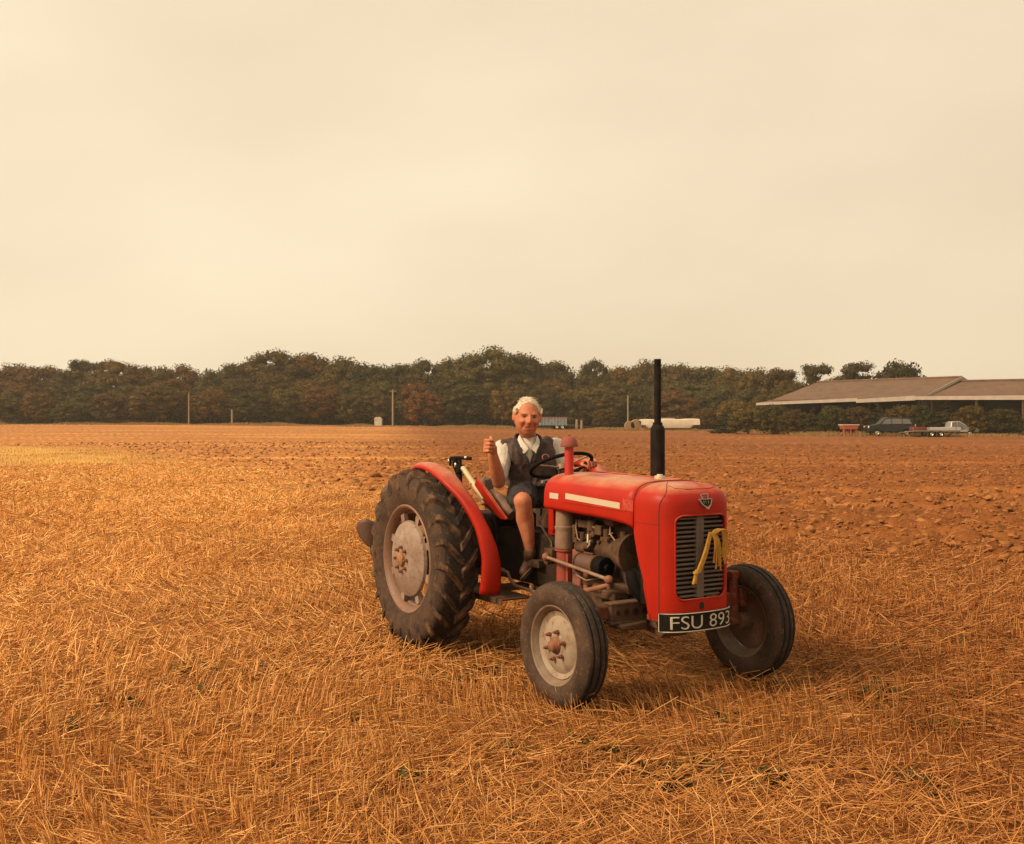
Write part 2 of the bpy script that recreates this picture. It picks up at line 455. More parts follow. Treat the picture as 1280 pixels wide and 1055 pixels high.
def patchy(x, y): return fbm(x, y, .9, 2)
# standing stubble, drilled in rows
n = 150000
x, y = scatter(n, 3.2, 70, 32, 1.25)
ang = R(28); rowc = x * math.cos(ang) + y * math.sin(ang); along = -x * math.sin(ang) + y * math.cos(ang)
rowc = np.round(rowc / .16) * .16 + rng.normal(0, .012, n); along = np.round(along / .045) * .045 + rng.normal(0, .008, n)
x = rowc * math.cos(ang) - along * math.sin(ang); y = rowc * math.sin(ang) + along * math.cos(ang)
x += (fbm(x, y, .4, 2) - .5) * .3; wob = rng.random(n) < .25; x = x + wob * rng.normal(0, .05, n)
keep = (rng.random(n) > plough(x, y) * 1.6) & (patchy(x, y) + rng.normal(0, .12, n) > .42)
x, y = x[keep], y[keep]; n = len(x)
d = np.stack([rng.normal(.04, .15, n), rng.normal(0, .15, n), np.ones(n)], 1)
lean = fbm(x, y, .6, 2) - .5
d[:, 0] += lean * 1.4; d[:, 1] += (fbm(x + 90, y, .6, 2) - .5) * 1.1
d /= np.linalg.norm(d, axis=1)[:, None]
dist = np.hypot(x, y)
P = np.stack([x, y, gz(x, y) - .01], 1)
stub = straws(P, d, rng.uniform(.07, .17, n) * (1 - .35 * np.clip(dist / 40, 0, 1)), .0021 + .00032 * np.clip(dist - 4, 0, 30), 'stubble', ms, .04)
tag(stub, 'upright cut straw stubble standing in drilled rows over the field', 'stubble', kind='stuff')
# loose straw lying about
n = 230000
x, y = scatter(n, 3.2, 45, 32, 1.4)
dens = .62 + (fbm(x + 11, y, .7, 2) - .5) * 1.2
pq = plough(x, y); keep = (rng.random(n) > np.where(pq > .9, .90, pq * .95)) & (rng.random(n) < dens)
x, y = x[keep], y[keep]; n = len(x); dist = np.hypot(x, y)
az = rng.uniform(0, 2 * math.pi, n) * .6 + (fbm(x, y, .5, 2) * 9)
el = np.abs(rng.normal(0, .28, n)) + .03
d = np.stack([np.cos(az) * np.cos(el), np.sin(az) * np.cos(el), np.sin(el)], 1)
P = np.stack([x, y, gz(x, y) + rng.uniform(.0, .05, n)], 1)
loose = straws(P, d, rng.gamma(4., .028, n).clip(.02, .28), .0022 + .00030 * np.clip(dist - 4, 0, 30), 'loose_straw', ms, .12)
tag(loose, 'loose broken straw and chaff lying across the stubble', 'straw', kind='stuff')
n = 150000
x, y = scatter(n, 3.2, 22, 32, 1.4); keep = rng.random(n) > plough(x, y) * .9; x, y = x[keep], y[keep]; n = len(x); dist = np.hypot(x, y)
az = rng.uniform(0, 2 * math.pi, n); el = np.abs(rng.normal(0, .25, n)); d = np.stack([np.cos(az) * np.cos(el), np.sin(az) * np.cos(el), np.sin(el)], 1)
chaff = straws(np.stack([x, y, gz(x, y) + rng.uniform(0, .012, n)], 1), d, rng.uniform(.012, .06, n), .0018 + .00025 * np.clip(dist - 4, 0, 30), 'chaff', ms, .2)
tag(chaff, 'short chopped chaff lying flat between the stubble rows', 'chaff', kind='stuff')
# soil clods
def clod_mesh():
    bm = bmesh.new(); bmesh.ops.create_icosphere(bm, subdivisions=2, radius=1)
    V = np.array([v.co[:] for v in bm.verts]); Fc = np.array([[v.index for v in f.verts] for f in bm.faces]); bm.free(); return V, Fc
CV, CF = clod_mesh()
n = 46000
x, y = scatter(n, 9, 75, 32, 1.2)
keep = rng.random(n) < plough(x, y) ** 1.1
x, y = x[keep], y[keep]; n = len(x)
sz = rng.lognormal(-3.65, .55, n); sz = np.clip(sz, .012, .085); bigger = rng.random(n) < .012; sz[bigger] *= 1.5
jit = 1 + rng.normal(0, .30, (n, len(CV), 1))
A = rng.normal(size=(n, 3, 3)); A, _ = np.linalg.qr(A)
V = ((CV[None] * jit * np.array([1.3, .95, .6])) @ A) * np.array([1, 1, .62])
V = V * sz[:, None, None] + np.stack([x, y, gz(x, y) + sz * .25], 1)[:, None]
Fc = (CF[None] + (np.arange(n) * len(CV))[:, None, None]).reshape(-1, 3)
mc = island_mat('soil_clod', [(.165, .060, .016), (.245, .096, .028), (.335, .142, .046), (.20, .076, .020)], .95)
cl = np_mesh('soil_clods', V.reshape(-1, 3), Fc, mc)
tag(cl, 'rough orange brown clods thrown up by the plough', 'soil', kind='stuff')
# green regrowth and weeds in the stubble
def leaves(C, nper, spread, ln, name, mt, up=.6):
    C = np.asarray(C); idx = np.repeat(np.arange(len(C)), nper); n = len(idx)
    b = C[idx].copy(); sp = spread[idx] if hasattr(spread, '__len__') else np.full(n, spread)
    b[:, 0] += rng.normal(0, 1, n) * sp; b[:, 1] += rng.normal(0, 1, n) * sp
    b[:, 2] = gz(b[:, 0], b[:, 1])
    az = rng.uniform(0, 2 * math.pi, n); el = rng.uniform(.1, 1.2, n) * up * 1.4
    d = np.stack([np.cos(az) * np.cos(el), np.sin(az) * np.cos(el), np.sin(el)], 1)
    s = np.stack([-np.sin(az), np.cos(az), np.zeros(n)], 1)
    L_ = rng.uniform(.5, 1.2, n)[:, None] * ln; w = L_ * .16
    V = np.stack([b, b + d * L_ * .5 + s * w, b + d * L_ - np.array([0, 0, .25]) * L_, b + d * L_ * .5 - s * w], 1).reshape(-1, 3)
    Fc = (np.arange(n)[:, None] * 4 + np.arange(4)[None])
    return np_mesh(name, V, Fc, mt)
mw = island_mat('weed_leaf', [(.04, .042, .010), (.07, .072, .014), (.05, .055, .012), (.13, .115, .025)], .6, .15)
spots = [(240, 842, .2), (268, 862, .14), (330, 838, .1), (740, 932, .16), (760, 942, .14), (700, 842, .12), (1130, 812, .3), (1195, 798, .32), (1065, 868, .28), (1110, 872, .22),
         (1090, 862, .2), (880, 955, .14), (820, 960, .14), (845, 985, .1), (1180, 905, .12), (1010, 740, .4), (1050, 745, .4), (560, 850, .15), (610, 838, .15), (640, 940, .1),
         (905, 900, .1), (960, 975, .12), (380, 765, .25), (420, 740, .3), (150, 880, .1), (90, 910, .1), (430, 900, .1), (820, 800, .3), (760, 830, .2), (1210, 870, .15), (1150, 980, .1), (500, 975, .08)]
C = []; sp = []
for u, v, s_ in spots:
    D = F * CAMZ / (v - HOR); C.append(((u - 640) / F * D, D, 0)); sp.append(s_ * .42)
weeds = leaves(C, 55, np.array(sp) * 1.25, .075, 'weeds', mw, .7)
tag(weeds, 'dark green weeds and regrowth scattered low in the stubble', 'weeds', kind='stuff')

# ------------------------------------------------------------------ tractor
T = empty('tractor', LW(0, 0, 0), -(math.pi / 2 - YAW))
tag(T, 'old red farm tractor with ribbed front tyres and tall black exhaust, standing on stubble', 'tractor')

def rear_wheel(y, flip):
    Rr, hw = .633, .14
    w = bpy.data.objects.new('rear_wheel', None); w.location = (0, y, Rr); link(w, T)
    if flip: w.rotation_euler.z = math.pi
    # outboard is -y in wheel space
    tb = MB()
    prof = [(-.112, .372), (-.118, .385), (-.132, .42), (-.140, .47), (-.139, .52), (-.130, .56), (-.112, .585), (-.07, .597), (0, .602), (.07, .597), (.112, .585), (.130, .56), (.139, .52), (.140, .47), (.132, .42), (.118, .385), (.112, .372)]
    tb.lathe(prof, n=96)
    ty = tb.build('tyre', [M['tyre'], M['tread']], w, smooth=50)
    for p in ty.data.polygons:
        if abs(p.center.y) < .113 : p.material_index = 1
    lg = MB(); NL = 22
    def surf(yy):
        a = abs(yy); return float(np.interp(a, [0, .07, .112, .130, .139, .141], [.602, .597, .585, .56, .52, .50]))
    for sgn in (-1, 1):
        for k in range(NL):
            a0 = 2 * math.pi * (k + (.5 if sgn > 0 else 0)) / NL
            st = [(.000, -.21, .031), (.035, -.15, .035), (.075, -.07, .037), (.112, -.005, .040), (.132, .018, .036), (.143, .028, .016)]
            rings = []
            for (yy, da, h) in st:
                rb = surf(yy) - .012; rt = min(.633, surf(yy) + h)
                if yy > .12: rt = {(.132): .602, (.143): .545}[yy]
                hb = .032 / .6; ht = .020 / .6
                ring = []
                for (rr, ha) in ((rb, -hb), (rt, -ht), (rt, ht), (rb, hb)):
                    a = a0 + da + ha; ring.append(Vector((rr * math.cos(a), sgn * yy, rr * math.sin(a))))
                rings.append(ring)
            lg.loft(rings)
    lg.build('tread_lugs', M['lug'], ty, smooth=20)
    rb = MB()
    rb.lathe([(-.112, .362), (-.120, .366), (-.124, .376), (-.118, .384), (-.108, .382)], n=96)
    rb.lathe([(-.124, .376), (-.116, .362), (-.10, .352), (-.085, .340), (-.06, .334), (-.055, .322), (.02, .320), (.06, .334), (.10, .352), (.12, .376)], n=96)
    rb.build('rim', M['rim'], w, smooth=35)
    db = MB()
    prof = [(-.150, .001), (-.150, .13), (-.146, .14), (-.120, .235), (-.106, .262), (-.085, .270), (-.085, .26), (-.11, .25), (-.14, .13), (-.14, .001)]
    db.lathe(prof, n=64)
    for k in range(8):
        a = 2 * math.pi * (k + .5) / 8
        db.box((.30 * math.cos(a), -.075, .30 * math.sin(a)), (.055, .03, .05), None, ry=-a)
    d = db.build('wheel_disc', M['disc'], w, smooth=30)
    hb = MB()
    hb.lathe([(-.150, .05), (-.168, .048), (-.176, .036), (-.178, .001)], n=32)
    hb.build('hub', mat('ochre_hub', (.30, .14, .035), .7, var=(.2, .09, .04), vscale=30), w)
    for k in range(8):
        a = 2 * math.pi * k / 8
        nb = MB(); nb.cyl((.085 * math.cos(a), -.158, .085 * math.sin(a)), .013, .022, 'Y', 6); nb.cyl((.085 * math.cos(a), -.172, .085 * math.sin(a)), .007, .012, 'Y', 8)
        nb.build('wheel_nut', M['rust'], d)
    return w
rear_wheel(-.678, False); rear_wheel(.678, True)

def front_wheel(y, flip):
    w = bpy.data.objects.new('front_wheel', None); w.location = (1.83, y, .351); link(w, T)
    w.rotation_euler.z = R(1.6) + (math.pi if flip else 0)
    tb = MB()
    prof = [(-.058, .215), (-.064, .224), (-.078, .245), (-.084, .275), (-.080, .305), (-.070, .325), (-.060, .337), (-.052, .342), (-.045, .344), (-.041, .334), (-.035, .333), (-.031, .348), (-.022, .350), (-.008, .351),
            (-.005, .340), (.005, .340), (.008, .351), (.022, .350), (.031, .348), (.035, .333), (.041, .334), (.045, .344), (.052, .342), (.060, .337), (.070, .325), (.080, .305), (.084, .275), (.078, .245), (.064, .224), (.058, .215)]
    tb.lathe(prof, n=80)
    ty = tb.build('tyre', [M['tyre'], M['tread']], w, smooth=40)
    for p in ty.data.polygons:
        if abs(p.center.y) < .058: p.material_index = 1
    rb = MB()
    rb.lathe([(-.050, .226), (-.060, .229), (-.066, .222), (-.062, .214), (-.048, .206), (-.038, .196), (-.02, .190), (.0, .176), (.02, .190), (.04, .204), (.062, .214), (.066, .222), (.05, .226)], n=72)
    rb.build('rim', M['rimfront'], w, smooth=30)
    db = MB()
    db.lathe([(-.030, .188), (-.022, .178), (-.016, .160), (-.030, .140), (-.040, .11), (-.040, .07), (-.046, .06), (-.046, .001)], n=64)
    d = db.build('wheel_disc', M['discfront'], w, smooth=30)
    hb = MB()
    hb.lathe([(-.04, .050), (-.055, .046), (-.066, .036), (-.080, .030), (-.086, .020), (-.088, .001)], n=28)
    hb.build('hub', M['rust'], w)
    for k in range(6):
        a = 2 * math.pi * (k + .3) / 6
        nb = MB(); nb.cyl((.078 * math.cos(a), -.052, .078 * math.sin(a)), .012, .022, 'Y', 6); nb.cyl((.078 * math.cos(a), -.072, .078 * math.sin(a)), .007, .014, 'Y', 8)
        nb.build('wheel_nut', M['rust'], d)
    ib = MB(); ib.lathe([(-.015, .001), (-.015, .16), (.0, .17), (.0, .001)], n=32); ib.cyl((0, .045, 0), .055, .09, 'Y')
    ib.build('brake_back', M['brown'], w)
    return w
front_wheel(-.70, False); front_wheel(.70, True)

# bonnet and nose
ZC, HC, HB, AF, X0 = 1.09, .158, .272, .285, 1.925
def sp(c, p): return math.copysign(abs(c) ** p, c)
def section(v, p=.60):
    return sp(math.cos(v), p), sp(math.sin(v), p)
def bonnet():
    b = MB(); rings = []
    nv = 26
    vs = [math.pi * k / nv for k in range(nv + 1)]
    for x in [.975, .985, 1.0, 1.1, 1.3, 1.5, 1.7, 1.85, X0]:
        k = 1 if x > .99 else (.985 if x > .98 else .96)
        zb = float(np.interp(x, [.975, 1.3, 1.63, 1.835, X0], [1.040, 1.030, 1.022, 1.008, .985]))
        top = HC + float(np.interp(x, [.975, X0], [.012, .0]))
        ring = [(x, HB * k, zb), (x, (HB + .004) * k, zb + .02)]
        for v in vs:
            c, s_ = section(v)
            ring.append((x, HB * k * c, ZC + top * k * s_))
        ring += [(x, -(HB + .004) * k, zb + .02), (x, -HB * k, zb)]
        rings.append([Vector(q) for q in ring])
    n = len(rings[0]); V = [p for r in rings for p in r]
    Fc = [(j * n + i, j * n + i + 1, (j + 1) * n + i + 1, (j + 1) * n + i) for j in range(len(rings) - 1) for i in range(n - 1)]
    b.add(V, Fc)
    o = b.build('bonnet', M['red'], T, smooth=40)
    s_ = o.modifiers.new('s', 'SOLIDIFY'); s_.thickness = .006; s_.offset = 1
    return o
def nose():
    b = MB(); nu = 40; nv = 14
    # plan angle u from -90 (right side) to 90 (left side)
    def plan(u): return sp(math.cos(u), .58), sp(math.sin(u), .58)
    rings = []
    zs = [.485, .50, .52, .6, .667, .7, .8, .84, .9, .95, 1.0, 1.05]
    us = [-math.pi / 2 + math.pi * k / nu for k in range(nu + 1)]
    def xb(z): return float(np.interp(z, [.467, .667, .84, .982, 1.09], [2.079, 2.022, 1.954, 1.918, X0]))
    for z in zs:
        ring = []
        for u in us:
            cx, sy = plan(u)
            x = X0 + AF * cx; ring.append(Vector((max(x, xb(z)) if abs(u) < 1.5 else xb(z), HB * sy, z)))
        # bottom line droops: sides run lower than the centre
        rings.append(ring)
    for k in range(nv + 1):
        v = math.pi / 2 * k / nv; c, s_ = section(v)
        c = max(c, .0)
        rings.append([Vector((X0 + AF * plan(u)[0] * c, HB * plan(u)[1] * c, ZC + HC * s_)) for u in us])
    n = nu + 1
    V = [p for r in rings for p in r]
    Fc = [(j * n + i, j * n + i + 1, (j + 1) * n + i + 1, (j + 1) * n + i) for j in range(len(rings) - 1) for i in range(n - 1)]
    b.add(V, Fc)
    o = b.build('nose_cowl', M['red'], T, smooth=40)
    s_ = o.modifiers.new('s', 'SOLIDIFY'); s_.thickness = .012; s_.offset = -1
    bake(o)
    cut = MB()
    poly = []
    for (cy, cz, a0) in ((GY1 - .05, GZ1 - .04, 0), (GY0 + .05, GZ1 - .04, 90), (GY0 + .05, GZ0 + .05, 180), (GY1 - .05, GZ0 + .05, 270)):
        for k in range(7):
            a = R(a0 + 15 * k); poly.append((cy + .05 * math.cos(a), cz + (.04 if a0 < 180 else .05) * math.sin(a)))
    cut.prism(poly, 2.08, 2.35, 'YZ')
    c = cut.build('cutter', M['dark'], None, smooth=0)
    bo = o.modifiers.new('b', 'BOOLEAN'); bo.object = c; bo.operation = 'DIFFERENCE'; bo.solver = 'EXACT'
    c.parent = T
    bake(o)
    bpy.data.objects.remove(c)
    o.data.polygons.foreach_set('use_smooth', [True] * len(o.data.polygons)); o.data.set_sharp_from_angle(angle=R(35))
    return o, poly
GY0, GY1, GZ0, GZ1 = -.187, .172, .600, 1.070
bn = bonnet(); ns, gpoly = nose()
def plan_x(y):
    t = min(1, abs(y) / HB); return X0 + AF * math.cos(math.asin(min(1, t ** (1 / .58)))) ** .58
PE = .58
def nsurf(u, v, off=.001):
    """point on the nose shell: plan angle u, elevation angle v (degrees)"""
    u = R(u); v = R(v); c = math.cos(v) ** .60 if v > 0 else 1; k = 1 + off / .28
    z = ZC + HC * (math.sin(v) ** .60 if v > 0 else 0)
    return Vector((X0 + AF * abs(math.cos(u)) ** PE * c * k, HB * sp(math.sin(u), PE) * c * k, z + off))
SEAMM = mat('dark_red_seam', (.13, .012, .006), .7)
b = MB()
pts = [nsurf(-52, 78), nsurf(-50, 62), nsurf(-47, 48), nsurf(-47, 34), nsurf(-50, 22), nsurf(-55, 12), nsurf(-58, 5), nsurf(-59, 0)]
pts += [Vector((nsurf(-59, 0).x, nsurf(-59, 0).y, z)) for z in (1.05, .9, .75, .6, .50)]
b.tube(pts, .0022, 6); b.build('cowl_seam', SEAMM, T)
b = MB(); b.tube([Vector((nsurf(u_, 0).x, nsurf(u_, 0).y, 1.022)) for u_ in (-88, -80, -72, -66, -60)], .0018, 6); b.tube([Vector((1.925, -.2735, 1.022)), Vector((nsurf(-88, 0).x, nsurf(-88, 0).y, 1.022))], .0018, 6); b.build('cowl_seam', SEAMM, T)
b = MB(); b.tube([nsurf(u_, v_, .0) for u_, v_ in ((-44, 58), (-30, 46), (-10, 42), (10, 42), (30, 46), (44, 58))], .004, 8); b.build('cowl_crease', M['red'], T)
# raised seam on top: nose lid line and centre fuel flap ridge
b = MB()
pts = []
for k in range(25):
    v = math.pi * k / 24; c, s_ = section(v); pts.append((X0 + .03 - .05 * (1 - s_), (HB + .001) * c, ZC + (HC + .001) * s_))
b.tube(pts[1:-1], .0028, 6)
b.build('lid_seam', mat('dark_red_seam', (.16, .02, .01), .7), T)
b = MB(); b.prism([(1.02, 1.262), (1.9, 1.249), (1.9, 1.256), (1.02, 1.272)], .085, .115)
b.prism([(.99, 1.24), (1.9, 1.235), (1.9, 1.246), (.99, 1.262)], .118, .128)
b.build('bonnet_ridge', M['red'], T, bevel=.003)
b = MB(); b.cyl((1.80, .02, 1.262), .032, .022); b.cyl((1.80, .02, 1.276), .018, .012)
b.build('radiator_cap', M['trim'], T, bevel=.002)
# bead round the grille
b = MB(); b.tube([(plan_x(y_) + .002, y_, z_) for (y_, z_) in gpoly], .0055, 8, closed=True)
b.build('grille_surround', M['red'], T)
# grille: backing, centre bar, louvres
g = MB(); g.prism([(y_ * .99, z_) for y_, z_ in gpoly], 2.135, 2.14, 'YZ')
gr = g.build('grille', M['dark'], T)
g = MB(); g.prism([(-.008 - .028, GZ0 + .004), (-.008 + .028, GZ0 + .004), (-.008 + .028, GZ1 - .004), (-.008 - .028, GZ1 - .004)], 2.165, 2.192, 'YZ')
g.build('grille_bar', M['grille'], gr, bevel=.004)
NLV = 18
for k in range(NLV):
    z = GZ0 + .018 + (GZ1 - GZ0 - .034) * k / (NLV - 1)
    for (a, c) in ((GY0 + .004, -.035), (.019, GY1 - .004)):
        ins = .03 if k in (0, NLV - 1) else (.01 if k in (1, NLV - 2) else 0)
        if a < -.1: a += ins
        else: c -= ins
        pr = MB()
        pr.prism([(2.150, z - .009), (2.187, z - .007), (2.190, z + .001), (2.185, z + .005), (2.150, z + .004)], a, c)
        pr.build('louvre', M['grille'], gr, bevel=.001)
# crank hole, drawn as a dark disc with its shade in the colour
b = MB(); b.cyl((plan_x(-.01) - .001, -.015, .562), .016, .006, 'X', 20); 
for v in b.v: v.z = .562 + (v.z - .562) * 1.35
b.build('crank_hole_shade', M['dark'], T)
# badge
_v = math.asin(((1.158 - ZC) / HC) ** (1 / .6)); BLOC = (X0 + AF * math.cos(_v) ** .6 + .004, .012, 1.155)
def text_mesh(s, size):
    c = bpy.data.curves.new('t', 'FONT'); c.body = s; c.size = size; c.extrude = .0012; c.offset = -.0012; c.align_x = 'CENTER'; c.align_y = 'CENTER'
    o = bpy.data.objects.new('t', c); COL.objects.link(o)
    dg = bpy.context.evaluated_depsgraph_get(); me = bpy.data.meshes.new_from_object(o.evaluated_get(dg))
    bpy.data.objects.remove(o); return me
BM = Matrix.Translation(BLOC) @ Matrix.Rotation(R(-24), 4, 'Y') @ Matrix.Scale(.86, 4)
bd = MB()
bd.prism([(-.052, -.002), (-.030, -.040), (.030, -.040), (.052, -.002)], 0, .004, 'YZ', BM)
badge = bd.build('badge', M['black'], T)
bd = MB()
bd.prism([(-.056, .000), (.056, .000), (.056, .005), (-.056, .005)], 0, .008, 'YZ', BM)
bd.prism([(-.030, .034), (.034, .034), (.036, .040), (-.034, .040)], 0, .008, 'YZ', BM)
bd.prism([(-.024, .005), (-.018, .005), (-.026, .034), (-.032, .034)], 0, .007, 'YZ', BM)
bd.prism([(.024, .005), (.018, .005), (.026, .034), (.032, .034)], 0, .007, 'YZ', BM)
bd.prism([(-.006, -.066), (.006, -.066), (.030, -.040), (.024, -.038), (0, -.058), (-.024, -.038), (-.030, -.040)], 0, .007, 'YZ', BM)
bd.prism([(-.056, 0), (-.050, 0), (-.028, -.040), (-.034, -.040)], 0, .007, 'YZ', BM)
bd.prism([(.056, 0), (.050, 0), (.028, -.040), (.034, -.040)], 0, .007, 'YZ', BM)
M['badge'] = mat('tarnished_badge', (.30, .25, .20), .5, metal=.5)
bd.build('badge_frame', M['badge'], badge)
for tx, sz, zo in (('M F', .036, -.021), ('MF', .022, .019)):
    me = text_mesh(tx, sz); me.transform(BM @ Matrix.Translation((.007, 0, zo)) @ Matrix(((0, 0, 1, 0), (1, 0, 0, 0), (0, 1, 0, 0), (0, 0, 0, 1))))
    me.materials.clear(); me.materials.append(M['badge']); link(bpy.data.objects.new('badge_lettering', me), badge)
# pale trim strips on the bonnet side
def hood_y(z):   # half width of the bonnet at height z
    s_ = max(0, (z - ZC) / HC); v = math.asin(min(1, s_ ** (1 / .60))); return HB * math.cos(v) ** .60 if s_ > 0 else HB
def strip(name, x0, x1, zt0, zt1, h, mt, off=.0075):
    b = MB(); pr = []
    for k in range(9):
        t = k / 8; x = x0 + (x1 - x0) * t; z1_ = zt0 + (zt1 - zt0) * t; z0_ = z1_ - h
        pr.append([Vector((x, -(hood_y(z0_) + off), z0_)), Vector((x, -(hood_y(z1_) + off), z1_)), Vector((x, -(hood_y(z1_) - .003), z1_)), Vector((x, -(hood_y(z0_) - .003), z0_))])
    b.loft(pr); o = b.build(name, mt, T); return o
strip('side_trim', 1.235, 1.80, 1.148, 1.123, .036, M['trim'])
strip('name_strip', 1.055, 1.155, 1.142, 1.140, .036, M['trim'])
strip('bonnet_bead', 1.20, 1.86, 1.098, 1.082, .006, M['red'], .011)
fd = mat('worn_transfer', (.34, .012, .004), .5, stain=((.42, .16, .10), 150, .52, .60))
strip('faded_transfer', 1.825, 1.925, 1.150, 1.142, .062, fd, .0072)
# number plate
pl = MB(); n = 24; A = []; 
def px_(t): return 2.105 + .115 * math.sqrt(max(0, 1 - (abs(t)) ** 2.6))
prs = []
for k in range(n + 1):
    t = -1 + 2 * k / n; y_ = t * .262 - .004; x = px_(t * .98)
    prs.append([Vector((x, y_, .424)), Vector((x, y_, .532)), Vector((x + .004, y_, .532)), Vector((x + .004, y_, .424))])
pl.loft(prs)
plate = pl.build('number_plate', M['black'], T, smooth=30)
pb = MB(); loop = []
for k in range(n + 1):
    t = -1 + 2 * k / n; loop.append((px_(t * .98) + .006, t * .260 - .004, .428))
for k in range(n, -1, -1):
    t = -1 + 2 * k / n; loop.append((px_(t * .98) + .006, t * .260 - .004, .528))
pb.tube(loop, .0028, 6, closed=True); pb.build('plate_border', M['white'], plate)
me = text_mesh('FSU 893', .108)
me.materials.clear(); me.materials.append(M['white'])
xs = [v.co.x for v in me.vertices]; cx0 = (min(xs) + max(xs)) / 2; wd = max(xs) - min(xs)
ys = [v.co.y for v in me.vertices]; cy0 = (min(ys) + max(ys)) / 2; hg = max(ys) - min(ys)
for v in me.vertices:
    a = (v.co.x - cx0) / wd * .435 - .004; z = (v.co.y - cy0) / hg * .072; t = (a + .004) / .262
    v.co = Vector((px_(t * .98) + .0055 + (v.co.z + .0012), a, .478 + z))
link(bpy.data.objects.new('registration_number', me), plate)

# exhaust and air cleaner
b = MB(); ex = (1.615, .155)
b.lathe([(1.235, .044), (1.24, .045), (1.540, .045), (1.560, .042), (1.578, .030), (1.585, .024)], (ex[0], ex[1], 0), 'Z', 32)
exo = b.build('exhaust', M['black'], T)
b = MB(); b.lathe([(1.56, .0215), (1.985, .0215), (1.985, .018), (1.6, .018)], (ex[0], ex[1], 0), 'Z', 28); b.lathe([(1.574, .024), (1.574, .030), (1.592, .030), (1.592, .024)], (ex[0], ex[1], 0), 'Z', 28)
b.build('exhaust_pipe', M['black'], exo)
b = MB(); c = (1.09, -.15)
b.lathe([(1.20, .029), (1.432, .029)], (c[0], c[1], 0), 'Z', 28)
ac = b.build('air_intake', mat('stack_red', (.42, .018, .008), .5, stain=((.25, .03, .015), 30, .55, .7)), T)
b = MB(); b.lathe([(1.434, .030), (1.434, .056), (1.444, .059), (1.456, .056), (1.476, .050), (1.494, .036), (1.503, .018), (1.505, .001)], (c[0], c[1], 0), 'Z', 28)
b.cyl((c[0], c[1], 1.508), .008, .014)
b.build('pre_cleaner_cap', mat('rusty_red_cap', (.27, .045, .025), .8, var=(.19, .06, .04), vscale=25, bump=.5, bscale=90), ac)

# engine
b = MB()
b.box((1.42, 0, .70), (.84, .26, .36)); b.box((1.42, 0, .92), (.78, .20, .10)); b.box((1.42, 0, .99), (.62, .13, .06))
eng = b.build('engine', M['grease'], T, bevel=.012)
b = MB()
for k in range(4):
    b.box((1.18 + .17 * k, -.15, .86), (.09, .07, .07)); b.cyl((1.18 + .17 * k, -.165, .90), .022, .08)
b.box((1.42, -.16, .60), (.7, .05, .05))
b.build('manifold', M['dusty'], eng, bevel=.006)
b = MB(); b.cyl((1.43, -.235, .722), .058, .17, 'X', 28); 
gen = b.build('dynamo', mat('dynamo_brown', (.11, .045, .03), .6, var=(.07, .035, .025), vscale=12), eng, bevel=.004)
b = MB()
for x in (1.345, 1.52): b.cyl((x, -.235, .722), .064, .018, 'X', 28)
b.box((1.43, -.235, .787), (.10, .012, .012))
b.build('dynamo_band', M['dusty'], gen, bevel=.003)
b = MB(); b.cyl((1.585, -.235, .718), .062, .055, 'X', 28); b.cyl((1.56, -.235, .718), .04, .06, 'X'); b.cyl((1.622, -.235, .718), .022, .03, 'X')
b.build('dynamo_pulley', M['blackrub'], gen, bevel=.003)
b = MB(); b.lathe([(1.48, .001), (1.48, .058), (1.60, .062), (1.66, .088), (1.74, .115), (1.78, .118), (1.78, .001)], (0, -.155, .815), 'X', 32)
b.cyl((1.45, -.155, .80), .04, .06, 'X')
b.build('water_pump', M['dusty'], eng)
b = MB(); b.cyl((1.33, -.21, .815), .034, .10, 'X'); b.cyl((1.40, -.22, .83), .026, .05, 'X'); b.cyl((1.30, -.19, .86), .018, .08)
b.build('starter', M['dusty'], eng, bevel=.003)
b = MB(); b.tube([(1.40, -.22, .90), (1.41, -.23, .85), (1.425, -.24, .825), (1.45, -.245, .84), (1.455, -.245, .87)], .006)
b.build('pipe_clip', M['trim'], eng)
b = MB(); b.tube([(1.83, -.20, .72), (1.84, -.21, .68), (1.86, -.21, .64), (1.89, -.16, .57)], .045, 16)
b.box((1.86, -.19, .655), (.10, .05, .16), ry=R(18))
b.build('radiator_hose', M['blackrub'], eng, bevel=.01)
b = MB(); b.box((1.955, 0, .80), (.05, .46, .50)); b.box((1.90, 0, .84), (.03, .40, .40))
b.build('radiator', M['black'], eng, bevel=.004)
b = MB(); b.box((1.42, 0, 1.085), (.80, .42, .11))
b.build('fuel_tank', mat('tank_dark', (.05, .035, .027), .7, var=(.09, .06, .04), vscale=10), T, bevel=.03)
b = MB()
for q in ([(1.18, -.15, .97), (1.24, -.20, .93), (1.26, -.20, .86), (1.30, -.19, .84), (1.36, -.17, .87)], [(1.34, -.15, .93), (1.40, -.19, .95), (1.50, -.17, .90), (1.58, -.16, .92)],
          [(1.55, -.16, .97), (1.60, -.2, .92), (1.64, -.19, .88)], [(1.22, -.16, .72), (1.3, -.24, .64), (1.42, -.25, .62), (1.5, -.2, .64)]):
    b.tube(q, .0055, 8)
b.build('fuel_pipe', M['rodm'], eng)
b = MB(); b.box((1.30, -.16, .955), (.11, .06, .05)); b.cyl((1.38, -.175, .95), .032, .07); b.box((1.47, -.17, .93), (.07, .06, .06)); b.cyl((1.57, -.165, .99), .028, .09, 'X'); b.cyl((1.42, -.18, .90), .02, .05, 'Y')
b.build('injector_pump', M['dusty'], eng, bevel=.005)
for k in range(7):
    b = MB(); b.cyl((1.24 + .085 * k, -.205, .88 - .02 * (k % 2)), .012, .022, 'Y', 6); b.build('injector_nut', M['dusty'], eng)
b = MB(); b.box((1.245, -.155, .62), (.09, .10, .34)); b.box((1.30, -.13, .58), (.06, .1, .2))
